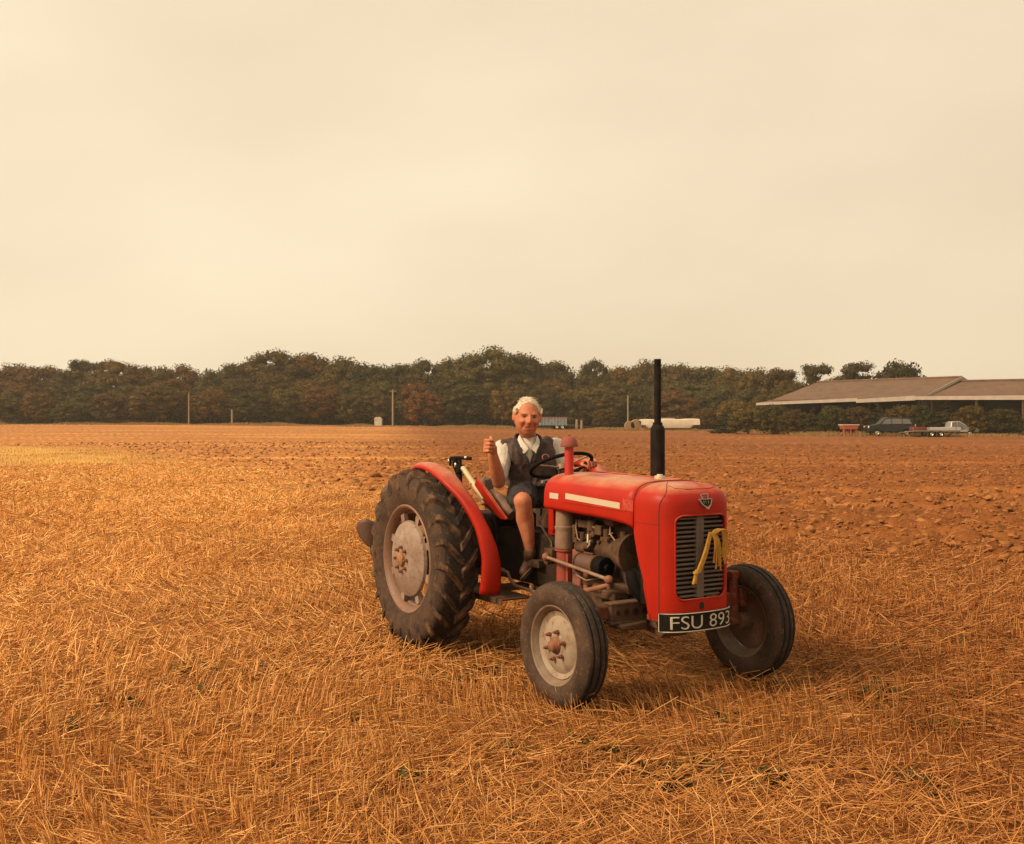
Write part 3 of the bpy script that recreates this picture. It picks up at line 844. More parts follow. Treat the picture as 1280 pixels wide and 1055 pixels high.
b.build('timing_cover', mat('rust_orange_cover', (.24, .08, .04), .8, var=(.15, .06, .035), vscale=12, bump=.4), eng, bevel=.01)
# air cleaner bowl behind the bonnet's lower edge
b = MB(); c = (1.115, -.20)
b.lathe([(1.06, .001), (1.06, .055), (1.035, .058), (.93, .060), (.925, .066), (.912, .066), (.905, .062), (.885, .062), (.80, .064), (.785, .060), (.78, .001)], (c[0], c[1], 0), 'Z', 32)
af = b.build('air_cleaner', mat('dusty_canister', (.24, .15, .10), .85, var=(.17, .10, .065), vscale=14, bump=.25), T)
b = MB(); b.lathe([(.782, .001), (.782, .066), (.770, .066), (.765, .054), (.57, .054), (.56, .03), (.56, .001)], (c[0], c[1], 0), 'Z', 32); b.box((1.17, -.2, .66), (.03, .05, .19))
b.build('oil_bowl', mat('worn_red_bowl', (.28, .03, .014), .7, var=(.17, .05, .03), vscale=13, bump=.25), af)

# chassis: gearbox, rear axle, front support and axle
b = MB()
b.box((.45, 0, .66), (1.15, .27, .36)); b.box((-.05, 0, .70), (.42, .40, .46)); b.cyl((0, -.34, .633), .10, .44, 'Y'); b.cyl((0, .34, .633), .10, .44, 'Y')
b.cyl((0, -.55, .633), .17, .10, 'Y', 32); b.cyl((0, .55, .633), .17, .10, 'Y', 32)
b.box((.92, 0, .68), (.16, .30, .40))
b.build('gearbox', mat('dark_gearbox', (.016, .010, .007), .85, spec=.15, var=(.035, .02, .013), vscale=10, bump=.4), T, bevel=.02)
b = MB(); b.box((1.80, 0, .46), (.30, .22, .14)); b.box((1.6, 0, .47), (.3, .2, .10)); b.box((2.0, 0, .47), (.16, .36, .04))
b.prism([(-.15, .39), (-.34, .40), (-.34, .43), (-.15, .44)], 1.76, 1.90, 'YZ')
b.prism([(1.66, .40), (1.95, .34), (2.05, .42), (2.05, .50), (1.66, .50)], -.10, .10)
b.build('front_support', M['brown'], T, bevel=.01)
ax = MB()
ax.box((1.83, 0, .492), (.05, .76, .095)); ax.box((1.83, 0, .548), (.075, .78, .014)); ax.box((1.83, 0, .438), (.075, .78, .014))
axo = ax.build('front_axle', M['brown'], T, bevel=.003)
for sg in (-1, 1):
    for k in range(4):
        h = MB(); h.lathe([(-.006, .024), (.004, .024), (.004, .014), (-.002, .014)], (1.858, sg * (.14 + .065 * k), .492), 'X', 18)
        h.build('axle_boss', M['dusty'], axo)
        h = MB(); h.cyl((1.856, sg * (.14 + .065 * k), .492), .0135, .003, 'X', 16); h.build('axle_hole_shade', M['dark'], axo)  # solid dark disc, its colour standing in for shade in the hole
    h = MB(); h.box((1.80, sg * .47, .492), (.05, .36, .075)); h.box((1.81, sg * .66, .50), (.07, .06, .12)); h.cyl((1.81, sg * .60, .53), .028, .24); h.box((1.815, sg * .60, .64), (.05, .07, .05)); h.cyl((1.825, sg * .62, .351), .03, .14, 'Y')
    h.cyl((1.81, sg * .60, .40), .034, .10)
    h.build('steering_knuckle', M['redworn'], T, bevel=.006)
    # steering drag link and radius arm
    h = MB(); h.tube([(1.05, sg * .30, .727), (1.712, sg * .30, .668)], .0115, 12)
    dl = h.build('drag_link', M['rodm'], T)
    h = MB(); h.ell((1.045, sg * .30, .728), (.026, .024, .026)); h.build('ball_joint', M['rust'], dl); h = MB(); h.ell((1.722, sg * .30, .667), (.030, .026, .026)); h.cyl((1.722, sg * .30, .640), .012, .05)
    h.build('ball_joint', M['rust'], dl)
    h = MB(); h.tube([(1.722, sg * .30, .635), (1.62, sg * .36, .60), (1.55, sg * .42, .575), (1.72, sg * .52, .63), (1.80, sg * .60, .655)], .014, 10)
    h.build('steering_arm', M['rust'], T)
    h = MB(); h.tube([(.75, sg * .17, .44), (1.3, sg * .30, .42), (1.80, sg * .46, .46)], .020, 10)
    h.build('radius_rod', M['brown'], T)
    h = MB(); h.box((1.035, sg * .235, .735), (.09, .09, .09)); h.tube([(1.03, sg * .24, .745), (1.045, sg * .30, .728)], .022); h.build('steering_box', M['dusty'], T, bevel=.01); h = MB()
    h.box((1.48, sg * .16, .50), (.22, .10, .14)); h.box((1.62, sg * .2, .56), (.20, .12, .06)); h.cyl((1.55, sg * .24, .585), .03, .1, 'X')
    h.build('engine_mounting', M['dusty'], T, bevel=.012)

# footplates, pedals, bent rods
for sg in (-1, 1):
    b = MB(); b.box((.42, sg * .36, .425), (.74, .24, .012)); b.box((.42, sg * .478, .41), (.74, .008, .04)); b.box((.4, sg * .2, .44), (.1, .3, .04))
    b.build('footplate', M['dusty'], T, bevel=.002)
    b = MB(); b.tube([(.35, sg * .25, .565), (.50, sg * .26, .56), (.55, sg * .27, .52), (.60, sg * .26, .48), (.80, sg * .22, .46)], .011)
    b.box((.36, sg * .28, .57), (.10, .10, .008))
    b.build('pedal', M['rodm'], T)
    b = MB(); b.box((.71, sg * .16, .64), (.16, .06, .05)); b.cyl((.97, sg * .22, .70), .035, .06, 'Y'); b.tube([(.70, sg * .13, .92), (.80, sg * .15, .86), (.90, sg * .16, .80), (.96, sg * .2, .72)], .007)
    b.build('linkage', M['grease'], T, bevel=.006)
# dash and scuttle
b = MB(); b.box((.95, 0, 1.02), (.06, .40, .28)); b.box((.86, 0, .93), (.10, .26, .22)); b.box((.95, -.165, .93), (.12, .012, .16))
b.build('scuttle', M['red'], T, bevel=.03)
b = MB(); b.tube([(1.0, 0, 1.02), (.777, 0, 1.29)], .020, 14)
sc = b.build('steering_column', M['black'], T)
TILT = R(24)
SM = Matrix.Translation((.777, 0, 1.302)) @ Matrix.Rotation(-TILT, 4, 'Y')
b = MB(); b.tube([SM @ Vector((.213 * math.cos(a), .213 * math.sin(a), 0)) for a in [2 * math.pi * k / 48 for k in range(48)]], .0125, 12, closed=True)
sw = b.build('steering_wheel', M['blackrub'], T)
b = MB()
for k in range(3):
    a = 2 * math.pi * k / 3 + .6; b.tube([SM @ Vector((.02 * math.cos(a), .02 * math.sin(a), -.015)), SM @ Vector((.21 * math.cos(a), .21 * math.sin(a), 0))], .007, 8)
b.lathe([(-.03, .001), (-.03, .03), (.005, .028), (.01, .001)], (0, 0, 0), 'Z', 20, SM)
b.build('spoke', M['rodm'], sw)
b = MB(); b.tube([(.70, -.10, 1.19), (.84, -.15, 1.21)], .006, 8); b.cyl((.70, -.10, 1.19), .014, .02)
b.build('throttle_lever', M['chrome'], T)
b = MB(); b.tube([(.86, -.22, .98), (.90, -.24, 1.03)], .007); b.tube([(.62, .05, .8), (.60, .03, 1.0), (.58, .02, 1.08)], .010); b.ell((.58, .02, 1.09), (.02, .02, .02))
b.build('gear_lever', M['black'], T)
# seat
b = MB(); rings = []
for (x, w_, z) in ((-.02, .12, 1.00), (.02, .17, .985), (.10, .20, .975), (.22, .21, .98), (.29, .18, .97)):
    rings.append([Vector((x, w_ * t, z + .03 * abs(t) ** 3)) for t in [-1 + 2 * k / 16 for k in range(17)]])
n = 17; V = [p for r in rings for p in r]
b.add(V, [(j * n + i, j * n + i + 1, (j + 1) * n + i + 1, (j + 1) * n + i) for j in range(len(rings) - 1) for i in range(n - 1)])
se = b.build('seat', M['seatm'], T, smooth=60)
s_ = se.modifiers.new('s', 'SOLIDIFY'); s_.thickness = .03; s_.offset = 1
b = MB(); b.tube([(.16, -.19, 1.085), (.30, -.20, 1.035), (.42, -.20, .975), (.46, -.19, .95)], [.032, .050, .056, .042], 16)
b.build('seat_roll', M['seatm'], se)
b = MB(); b.box((.05, -.17, 1.125), (.06, .10, .13), ry=R(-8))
b.build('seat_pad', M['seatg'], se, bevel=.02)
b = MB(); b.tube([(.1, 0, .95), (.1, 0, .84)], .04); b.tube([(-.05, -.08, .86), (.22, -.08, .93)], .02)
b.build('seat_support', M['black'], T)

# mudguards
FCX, FCZ = .05, .61
def fender(sg):
    b = MB(); rings = []
    na = 44
    for k in range(na + 1):
        t = -12.5 + (113 + 12.5) * k / na; a = R(t)
        yi = float(np.interp(t, [-13, 3, 13, 32, 48, 66, 77, 91, 110, 150], [.455, .459, .478, .54, .58, .60, .613, .63, .642, .65]))
        yo = float(np.interp(t, [-13, 8, 25, 45, 57, 70, 90, 113], [.60, .585, .605, .665, .71, .73, .735, .67]))
        ring = []
        for (f_, rr) in ((-.03, .655), (-.02, .680), (0, .697), (.06, .704), (.25, .706), (.5, .704), (.75, .697), (.93, .684), (1, .664)):
            y2 = yi + (yo - yi) * f_
            ring.append(Vector((FCX + rr * math.cos(a), sg * y2, FCZ + rr * math.sin(a))))
        rings.append(ring)
    n = len(rings[0]); V = [p for r in rings for p in r]
    b.add(V, [(j * n + i, j * n + i + 1, (j + 1) * n + i + 1, (j + 1) * n + i) for j in range(na) for i in range(n - 1)])
    o = b.build('mudguard', M['red'], T, smooth=50)
    s_ = o.modifiers.new('s', 'SOLIDIFY'); s_.thickness = .004
    p = MB(); poly = [(FCX + .66 * math.cos(R(-12 + 60 * k / 14)), FCZ + .66 * math.sin(R(-12 + 60 * k / 14))) for k in range(5)]
    poly += [(.45, .62), (.50, .47)]
    p.prism(poly, sg * .446, sg * .452); p.build('guard_plate', M['red'], o)
fender(-1); fender(1)
# red bracket panel beside the seat
b = MB(); b.prism([(.150, 1.192), (.30, 1.10), (.56, .932), (.50, .93), (.28, 1.0), (.12, 1.13)], -.315, -.305)
b.tube([(.15, -.300, 1.195), (.30, -.300, 1.102), (.56, -.300, .934)], .008, 8)
b.build('seat_guard', M['red'], T)
b = MB(); b.tube([(.32, -.33, 1.02), (.42, -.34, .98), (.48, -.34, .88), (.50, -.34, .76)], .006); b.tube([(.30, -.33, .95), (.42, -.34, .93)], .004)
b.build('brake_cable', M['black'], T)
# rear linkage: cream strut and dark crank head
b = MB(); b.tube([(-.075, -.30, 1.262), (.245, -.30, 1.045)], [.019, .019], 14); b.tube([(.06, -.30, 1.17), (.245, -.30, 1.045)], .0225, 14); b.tube([(.245, -.30, 1.045), (.265, -.30, .985)], .008, 10); b.tube([(.22, -.30, 1.06), (.262, -.32, 1.015)], .013, 10)
b.cyl((.09, -.325, 1.155), .006, .02, 'Y')
b.build('lift_strut', M['cream'], T)
b = MB()
LX, LYY, LZ = -.115, -.30, 1.325
b.tube([(LX - .06, LYY - .06, LZ + .004), (LX - .02, LYY, LZ + .01), (LX + .075, LYY + .05, LZ + .005)], .013, 10); b.tube([(LX - .06, LYY - .05, LZ), (LX - .065, LYY - .05, LZ - .05)], .010)
b.tube([(LX - .01, LYY, LZ), (LX + .0, LYY, LZ - .19)], .016); b.tube([(LX - .05, LYY - .03, LZ - .04), (LX - .02, LYY, LZ - .14)], .013); b.cyl((LX, LYY, LZ - .07), .032, .06); b.cyl((LX - .04, LYY - .02, LZ - .02), .024, .05)
cr = b.build('crank_head', M['black'], T, bevel=.002)
for c_, r_ in (((LX + .045, LYY + .02, LZ + .012), (.012, .012, .012)), ((LX - .02, LYY - .03, LZ - .045), (.012, .01, .02)), ((LX - .07, LYY - .06, LZ - .015), (.008, .008, .016))):
    b = MB(); b.ell(c_, r_); b.build('crank_knob', M['chrome'], cr)
# plough body hung behind the tractor, its curved share showing past the rear wheel
pr = empty('plough', LW(-1.45, -.25, 0), -(math.pi / 2 - YAW))
tag(pr, 'plough carried on the tractor linkage, one dark curved blade showing behind the rear wheel', 'plough')
b = MB(); out_ = [(-.105, .05), (-.100, .10), (-.06, .135), (0, .14), (.05, .12), (.09, .07), (.10, .0), (.085, -.07), (.06, -.125), (.03, -.11), (-.02, -.07), (-.07, -.02)]
rings = []
for q in range(6):
    k_ = 1 - q / 5.2; rings.append([Vector((0, x_ * k_, z_ * k_)) + Vector((.05 * (1 - (k_ * abs(x_) / .11) ** 2), 0, 0)) for x_, z_ in out_])
n = 12; V = [p for r in rings for p in r]
b.add(V, [(j * n + i, j * n + (i + 1) % n, (j + 1) * n + (i + 1) % n, (j + 1) * n + i) for j in range(5) for i in range(n)] + [tuple(5 * n + i for i in range(n))])
mbo = b.build('mouldboard', mat('dark_brown_blade', (.10, .045, .022), .6, metal=.1, var=(.07, .035, .02), vscale=9), pr, smooth=60)
mbo.rotation_euler.z = R(-32)
mbo.location = Matrix.Rotation(math.pi / 2 - YAW, 3, 'Z') @ (W(461, 669, 8.75) - pr.location)
s_ = mbo.modifiers.new('s', 'SOLIDIFY'); s_.thickness = .012
b = MB(); b.tube([mbo.location + Vector((.02, .03, 0)), (.25, .2, .66), (.55, .3, .72), (1.0, .3, .70)], .022); b.tube([(1.2, .62, .62), (.4, .5, .60), (.25, .2, .66)], .018)
b.build('plough_frame', M['brown'], pr)

# rope bundle hung on the grille
rp = MB()
def rope(pts, r=.0085, n_=14):
    P_ = [Vector(p) for p in pts]; out = []
    for i in range(len(P_) - 1):
        p0 = P_[max(i - 1, 0)]; p1 = P_[i]; p2 = P_[i + 1]; p3 = P_[min(i + 2, len(P_) - 1)]
        for k in range(6):
            t = k / 6; out.append(.5 * ((2 * p1) + (p2 - p0) * t + (2 * p0 - 5 * p1 + 4 * p2 - p3) * t * t + (-p0 + 3 * p1 - 3 * p2 + p3) * t ** 3))
    out.append(P_[-1]); rp.tube(out, r, 8)
GXr = 2.207
kn = (.045, .952)    # knot (y, z)
for q in range(4):
    o_ = q * .011
    rope([(GXr + .012, kn[0] - .012 + o_ * .5, kn[1] - .01), (GXr + .022 + .004 * q, kn[0] + .02 + o_, kn[1] + .030), (GXr + .028, kn[0] + .062 + o_ * 1.3, kn[1] + .028 - o_ * .3), (GXr + .020, kn[0] + .085 + o_ * .9, kn[1] - .03 - .01 * q), (GXr + .010, kn[0] + .083 + o_ * .7, kn[1] - .11 - .018 * q)], .0058)
for q, (dy, dz) in enumerate(((.022, -.155), (.040, -.19), (.062, -.175), (.075, -.20))):
    rope([(GXr + .015, kn[0] + .012 + .006 * q, kn[1] + .015), (GXr + .024, kn[0] + .02 + .012 * q, kn[1] - .05), (GXr + .010, kn[0] + dy, kn[1] + dz)], .0052)
for q in range(3):
    rope([(GXr + .014, kn[0] - .01 + .006 * q, kn[1] + .02), (GXr + .016, kn[0] - .055 + .010 * q, kn[1] - .10), (GXr + .012, kn[0] - .108 + .012 * q, kn[1] - .205)], .0068)
rope([(GXr + .014, kn[0] - .108, kn[1] - .185), (GXr + .012, kn[0] - .130, kn[1] - .265)], .0075); rope([(GXr + .014, kn[0] - .100, kn[1] - .19), (GXr + .012, kn[0] - .115, kn[1] - .262)], .007)
rp.lathe([(-.008, .008), (-.006, .017), (.006, .017), (.008, .008)], (0, 0, 0), 'Z', 12, Matrix.Translation((GXr + .014, kn[0] - .112, kn[1] - .20)))
ro = rp.build('rope', M['rope'], None)
ro.matrix_world = T.matrix_basis if False else Matrix.Translation(T.location) @ Matrix.Rotation(T.rotation_euler.z, 4, 'Z')
tag(ro, 'bundle of yellow rope knotted and hanging on the tractor grille', 'rope')

# ------------------------------------------------------------------ driver
FD = Vector((.14, -.99, 0)).normalized()     # way his chest faces
RT = Vector((-FD.y * -1, FD.x, 0)); RT = Vector((FD.y, -FD.x, 0))  # towards his right (picture left)
if RT.x > 0: RT = -RT
UP = Vector((0, 0, 1))
def capsule(b, p0, p1, r0, r1, n=20):
    p0 = Vector(p0); p1 = Vector(p1); d = p1 - p0; L_ = d.length; d.normalize()
    pts = []; rr = []
    for k in range(5):
        a = math.pi / 2 * (1 - k / 5); pts.append(p0 - d * r0 * math.sin(a)); rr.append(max(r0 * math.cos(a), .0006))
    pts.append(p0); rr.append(r0)
    for k in (.33, .66): pts.append(p0 + d * L_ * k); rr.append(r0 + (r1 - r0) * k)
    pts.append(p1); rr.append(r1)
    for k in range(1, 6):
        a = math.pi / 2 * k / 5; pts.append(p1 + d * r1 * math.sin(a)); rr.append(max(r1 * math.cos(a), .0006))
    b.tube(pts, rr, n)
def chain(b, pts, rr, n=18):
    for i in range(len(pts) - 1): capsule(b, pts[i], pts[i + 1], rr[i], rr[i + 1], n)
def ering(c, a, bk, tilt=0, n=28, p=.85):
    """horizontal super-ellipse ring: a half width, bk half depth"""
    return [c + RT * a * sp(math.cos(t), p) + FD * (-bk) * sp(math.sin(t), p) for t in [2 * math.pi * k / n for k in range(n)]]
# joints
J = dict(
    neck=W(659.5, 550, 7.30), head=W(659, 522.0, 7.22), chestt=W(660, 556, 7.40), chest=W(661, 574, 7.42), waist=W(665, 598, 7.48), pelvis=W(668, 616, 7.52),
    shR=W(630.5, 560, 7.38), elR=W(623.5, 602, 7.22), wrR=W(616, 568, 7.08), hR=W(611.0, 556, 7.0),
    shL=W(693, 558, 7.44), elL=W(711, 594, 7.40), wrL=W(728, 588, 7.20),
    hipR=W(653, 617, 7.46), knR=LW(.69, -.255, 1.06), anR=LW(.665, -.18, .722), toeR=LW(.775, -.19, .572),
    hipL=W(690, 616, 7.54), knL=LW(.60, .20, 1.02), anL=LW(.56, .22, .62), toeL=LW(.74, .24, .54))
b = MB()
# torso, neck
b.loft([ering(J['pelvis'] + UP * z, a, d_) for z, a, d_ in ((-.08, .13, .10), (-.02, .17, .125), (.06, .165, .12))] )
b.loft([ering(J['waist'], .155, .115), ering(J['chest'], .17, .115), ering(J['chestt'] - UP * .0, .165, .10), ering(J['chestt'] + UP * .025, .10, .07)])
capsule(b, J['chestt'], J['head'] - UP * .05 + FD * .0, .062, .057)
chain(b, [J['shR'], J['shR'].lerp(J['elR'], .5), J['elR']], [.056, .050, .042])
chain(b, [J['elR'], J['elR'].lerp(J['wrR'], .35), J['wrR']], [.047, .050, .034])
chain(b, [J['shL'], J['elL']], [.055, .042]); chain(b, [J['elL'], J['elL'].lerp(J['wrL'], .4), J['wrL']], [.042, .043, .029])
chain(b, [J['hipR'], J['hipR'].lerp(J['knR'], .6), J['knR']], [.088, .076, .061]); 
calf = J['knR'].lerp(J['anR'], .36) - FD * .018
chain(b, [J['knR'], J['knR'].lerp(J['anR'], .16), calf, J['knR'].lerp(J['anR'], .7), J['anR']], [.061, .056, .062, .045, .035])
capsule(b, J['anR'], J['anR'] - UP * .03, .034, .030)
chain(b, [J['hipL'], J['knL']], [.085, .06]); chain(b, [J['knL'], J['knL'].lerp(J['anL'], .35) - FD * .02, J['anL']], [.056, .058, .036]); chain(b, [J['anL'], J['anL'].lerp(J['toeL'], .35)], [.036, .030])
capsule(b, J['knR'] + FD * .016 - UP * .01, J['knR'] + FD * .016 - UP * .035, .036, .03)
# head
HS = 1.13
HM = Matrix.Translation(J['head']) @ Matrix((( -RT.x, FD.x * -1, 0, 0), (-RT.y, FD.y * -1, 0, 0), (0, 0, 1, 0), (0, 0, 0, 1))) @ Matrix.Rotation(R(4), 4, 'X') @ Matrix.Rotation(R(3), 4, 'Y')
# head space: x to his left, -y out of the face, z up
def gs(x, s): return math.exp(-(x / s) ** 2)
def head_point(dx, dy, dz):
    x, y, z = .080 * dx, .098 * dy, .122 * dz
    if z < -.01:
        t = min(1, (-z - .01) / .11); x *= 1 - .20 * t ** 1.8
        if y > 0: y *= 1 - .45 * t
    if z > .05: x *= 1 - .05 * (z - .05) / .07
    if dy < 0:
        fw = min(1, -dy * 1.6)
        o = 0
        o += .028 * gs(x, .013) * (gs(z + .020, .018) * 1.0 + .55 * gs(z - .006, .022))       # nose
        o += .008 * gs(abs(x) - .013, .007) * gs(z + .026, .008)                                # nostril wings
        o -= .014 * gs(abs(x) - .031, .016) * gs(z - .010, .011)                                # sockets
        o += .009 * gs(abs(x) - .030, .022) * gs(z - .030, .008)                                # brow
        o += .014 * gs(abs(x) - .044, .016) * gs(z + .022, .014)                                # cheek bones, smiling
        o -= .011 * gs(abs(x) - .034 + .25 * (z + .05), .006) * gs(z + .050, .022)                                # smile folds
        o += .006 * gs(x, .026) * gs(z + .052, .012)
        o -= .010 * gs(x, .030) * gs(z + .060 - 6 * x * x, .005)                               # mouth line
        o += .004 * gs(x, .018) * gs(z + .070, .006)
        o += .010 * gs(x, .024) * gs(z + .098, .016)                                            # chin
        y -= o * fw
    return Vector((x, y, z)) * HS
hv = []; nh, mh = 72, 56
for j in range(mh + 1):
    th = math.pi * j / mh
    for i in range(nh):
        a = 2 * math.pi * i / nh; st = max(math.sin(th), 1e-3); hv.append(head_point(st * math.cos(a), st * math.sin(a), math.cos(th)))
b.add(hv, [(j * nh + i, (j + 1) * nh + i, (j + 1) * nh + (i + 1) % nh, j * nh + (i + 1) % nh) for j in range(mh) for i in range(nh)], HM)
for s_ in (-1, 1):
    b.ell(HM @ (Vector((s_ * .084, .004, .002)) * HS), (.010, .019, .033), (HM.to_3x3().to_4x4() @ Matrix.Rotation(s_ * R(-18), 4, 'Z')))
# hands
def hand(b, wrist, palm_dir, back_n, side, curl, s=1.0, grip_r=.03):
    """palm_dir: wrist to knuckles; back_n: normal out of the back of the hand; side: towards the thumb; curl: total bend per joint in degrees"""
    d = palm_dir.normalized(); nb = (back_n - d * back_n.dot(d)).normalized(); t = (side - d * side.dot(d) - nb * side.dot(nb)).normalized()
    Lp = .082 * s
    for k in range(5):
        u = -.034 + .068 * k / 4; capsule(b, wrist + t * u * .62 * s + d * .006, wrist + d * Lp + t * u * s, .0150 * s, .0125 * s, 10)
    lens = [(.036, .024, .018), (.043, .028, .020), (.046, .030, .021), (.042, .027, .020)]
    for q, (l3) in enumerate(lens):
        u = (-.032 + .0215 * q) * s
        p = wrist + d * Lp + t * u; an = 0; cur = d
        for k, l_ in enumerate(l3):
            an += R(curl[k] + (3 - q) * 2)
            cur = d * math.cos(an) - nb * math.sin(an)
            p2 = p + cur * l_ * s; r0 = (.0100, .0092, .0084)[k] * s; capsule(b, p, p2, r0, r0 * .92, 10); p = p2
    # thumb from the side of the palm, closing over the fingers
    p = wrist + d * .022 * s + t * .026 * s
    p1 = p + (d * .62 + t * .62 - nb * .30).normalized() * .038 * s
    p2 = p1 + (d * .75 + t * .05 - nb * .62).normalized() * .032 * s
    p3 = p2 + (d * .35 - t * .62 - nb * .5).normalized() * .026 * s
    capsule(b, p, p1, .0155 * s, .0125 * s, 10); capsule(b, p1, p2, .0120 * s, .0108 * s, 10); capsule(b, p2, p3, .0106 * s, .0092 * s, 10)
# raised right fist: knuckles up, fingers curled with their backs towards the camera's left
capsule(b, J['wrR'], W(616, 560, 7.05), .033, .030)
hand(b, W(617, 559, 7.06), FD * .62 + RT * .62 + UP * .10, RT * .55 - FD * .75, UP * .9 - RT * .1, (70, 95, 60), 1.12)
# left hand closed on the wheel rim
rimp = LW(*(SM @ Vector((.213 * math.cos(R(80)), .213 * math.sin(R(80)), 0))))
hd = (rimp - J['wrL']); 
hand(b, rimp - hd.normalized() * .075 + UP * .016, hd, UP * 1 + FD * .1, FD * 1.0, (40, 65, 45), 1.0)
capsule(b, J['wrL'], rimp - hd.normalized() * .07 + UP * .016, .028, .022)
person = b.build('person', M['skin'], None)
remesh(person, .0036, 1, .4)
tag(person, 'white haired old man in a dark fleece vest and shorts on the tractor, fist raised', 'person')

def cloth(name, mt, fill, vox=.006, wr=.006, ws=14, sm=3, stretch=(1, 1, .5)):
    b = MB(); fill(b); o = b.build(name, mt, person); remesh(o, vox, sm, .5)
    me = o.data; n = len(me.vertices); co = np.zeros(n * 3, np.float32); me.vertices.foreach_get('co', co); no = np.zeros(n * 3, np.float32)
    me.vertices.foreach_get('normal', no); co = co.reshape(-1, 3); no = no.reshape(-1, 3)
    for i in range(n):
        p = Vector(co[i]); q = Vector((p.x * ws * stretch[0], p.y * ws * stretch[1], p.z * ws * stretch[2]))
        k = noise.noise(q) * .6 + (1 - abs(noise.noise(q * 1.7 + Vector((5, 3, 1))))) * .5 - .35
        co[i] += no[i] * wr * k
    me.vertices.foreach_set('co', co.ravel()); me.update()
    return o
def f_vest(b):
    b.loft([ering(J['waist'] - UP * .045, .200, .155), ering(J['waist'] - UP * .01, .195, .150), ering(J['waist'].lerp(J['chest'], .5), .190, .148), ering(J['chest'], .195, .145), ering(J['chest'].lerp(J['chestt'], .6), .198, .135), ering(J['chestt'] + UP * .010, .175, .110), ering(J['chestt'] + UP * .030, .120, .085), ering(J['chestt'] + UP * .045, .080, .072)])
    capsule(b, J['shR'] + UP * .012 - RT * .05, J['shR'] + UP * .010 + RT * .004, .062, .052); capsule(b, J['shL'] + UP * .012 + RT * .05, J['shL'] + UP * .010 - RT * .004, .062, .052)
vest = cloth('vest', M['vest'], f_vest, .006, .030, 13, 3, (1, 1, .45))
def f_sleeve_r(b):
    chain(b, [J['shR'] + RT * .012, J['shR'].lerp(J['elR'], .45) + RT * .003, J['shR'].lerp(J['elR'], .80)], [.064, .066, .058])
def f_sleeve_l(b):
    chain(b, [J['shL'] - RT * .012, J['shL'].lerp(J['elL'], .45), J['shL'].lerp(J['elL'], .88)], [.062, .064, .060])
sl = cloth('shirt_sleeve', M['shirt'], f_sleeve_r, .005, .008, 22); cloth('shirt_sleeve', M['shirt'], f_sleeve_l, .005, .012, 22)
def f_shorts(b):
    b.loft([ering(J['pelvis'] + UP * z, a, d_) for z, a, d_ in ((-.10, .15, .13), (-.03, .200, .155), (.05, .195, .155), (.12, .185, .150))])
    chain(b, [J['hipR'], J['hipR'].lerp(J['knR'], .45), J['hipR'].lerp(J['knR'], .80)], [.110, .105, .098])
    chain(b, [J['hipL'], J['hipL'].lerp(J['knL'], .45), J['hipL'].lerp(J['knL'], .86)], [.110, .100, .090])
cloth('shorts', M['shorts'], f_shorts, .006, .028, 16, 3, (.6, .6, 1))
# shirt front in the neck opening, collar flaps, fleece collar, binding
NK = J['neck']
def bp_(x, z, fw):      # body point: x to picture right of neck, z up from neck, fw forward
    return NK - RT * x + UP * z + FD * fw
def f_shirt(b):
    b.loft([[bp_(x_ * w_, z, f_) for (x_, f_) in ((-1, fw - .03), (-.5, fw - .006), (0, fw), (.5, fw - .006), (1, fw - .03), (0, fw - .07))] for (z, w_, fw) in ((-.155, .006, .100), (-.12, .022, .103), (-.07, .042, .096), (-.02, .060, .078), (.0, .064, .062))])
    capsule(b, bp_(0, -.02, -.01), bp_(0, .005, -.01), .066, .064)
cloth('shirt', M['shirt'], f_shirt, .0032, .003, 40, 1)
for s2 in (-1, 1):
    b = MB()
    b.loft([[bp_(s2 * .060, .034, .030), bp_(s2 * .068, .032, .020), bp_(s2 * .080, .000, .045), bp_(s2 * .070, -.002, .056)],
            [bp_(s2 * .044, -.006, .082), bp_(s2 * .052, -.008, .076), bp_(s2 * .076, -.040, .086), bp_(s2 * .066, -.042, .098)],
            [bp_(s2 * .018, -.042, .108), bp_(s2 * .024, -.046, .102), bp_(s2 * .058, -.082, .110), bp_(s2 * .050, -.086, .120)],
            [bp_(s2 * .010, -.062, .116), bp_(s2 * .014, -.064, .110), bp_(s2 * .048, -.094, .114), bp_(s2 * .044, -.096, .122)]])
    b.build('shirt_collar', M['shirt'], person, bevel=.002)
def f_coll(b):
    for s2 in (-1, 1):
        pts = [bp_(s2 * .02, .028, -.085), bp_(s2 * .070, .022, -.05), bp_(s2 * .088, .002, .01), bp_(s2 * .078, -.035, .070), bp_(s2 * .050, -.085, .112), bp_(s2 * .018, -.135, .128), bp_(s2 * .004, -.165, .130)]
        b.loft([[p + UP * .026, p + UP * .026 - RT * s2 * .010, p - UP * .02 - RT * s2 * .014 + FD * .006, p - UP * .02] for p in pts])
cloth('fleece_collar', M['vestdark'], f_coll, .005, .004, 20, 2)
b = MB(); b.tube([bp_(.002, z, f_) for z, f_ in ((-.165, .143), (-.22, .152), (-.28, .150), (-.34, .145))], .004, 8); b.build('zip', M['vestdark'], person)
b = MB(); cc = bp_(.105, -.118, .128)
b.tube([cc - RT * .024 * math.cos(a) + UP * .020 * math.sin(a) + FD * (-.004 * math.cos(a) + .008) for a in [2 * math.pi * k / 24 for k in range(24)]], .0022, 6, closed=True)
b.build('vest_emblem', M['pink'], person)
b = MB(); b.tube([J['shR'] + UP * .052 - RT * .020 + FD * .02, J['shR'] + UP * .050 + RT * .006 - FD * .01, J['shR'] + UP * .03 + RT * .022 - FD * .04], [.008, .012, .008], 8)
b.build('armhole_binding', M['vestdark'], person)
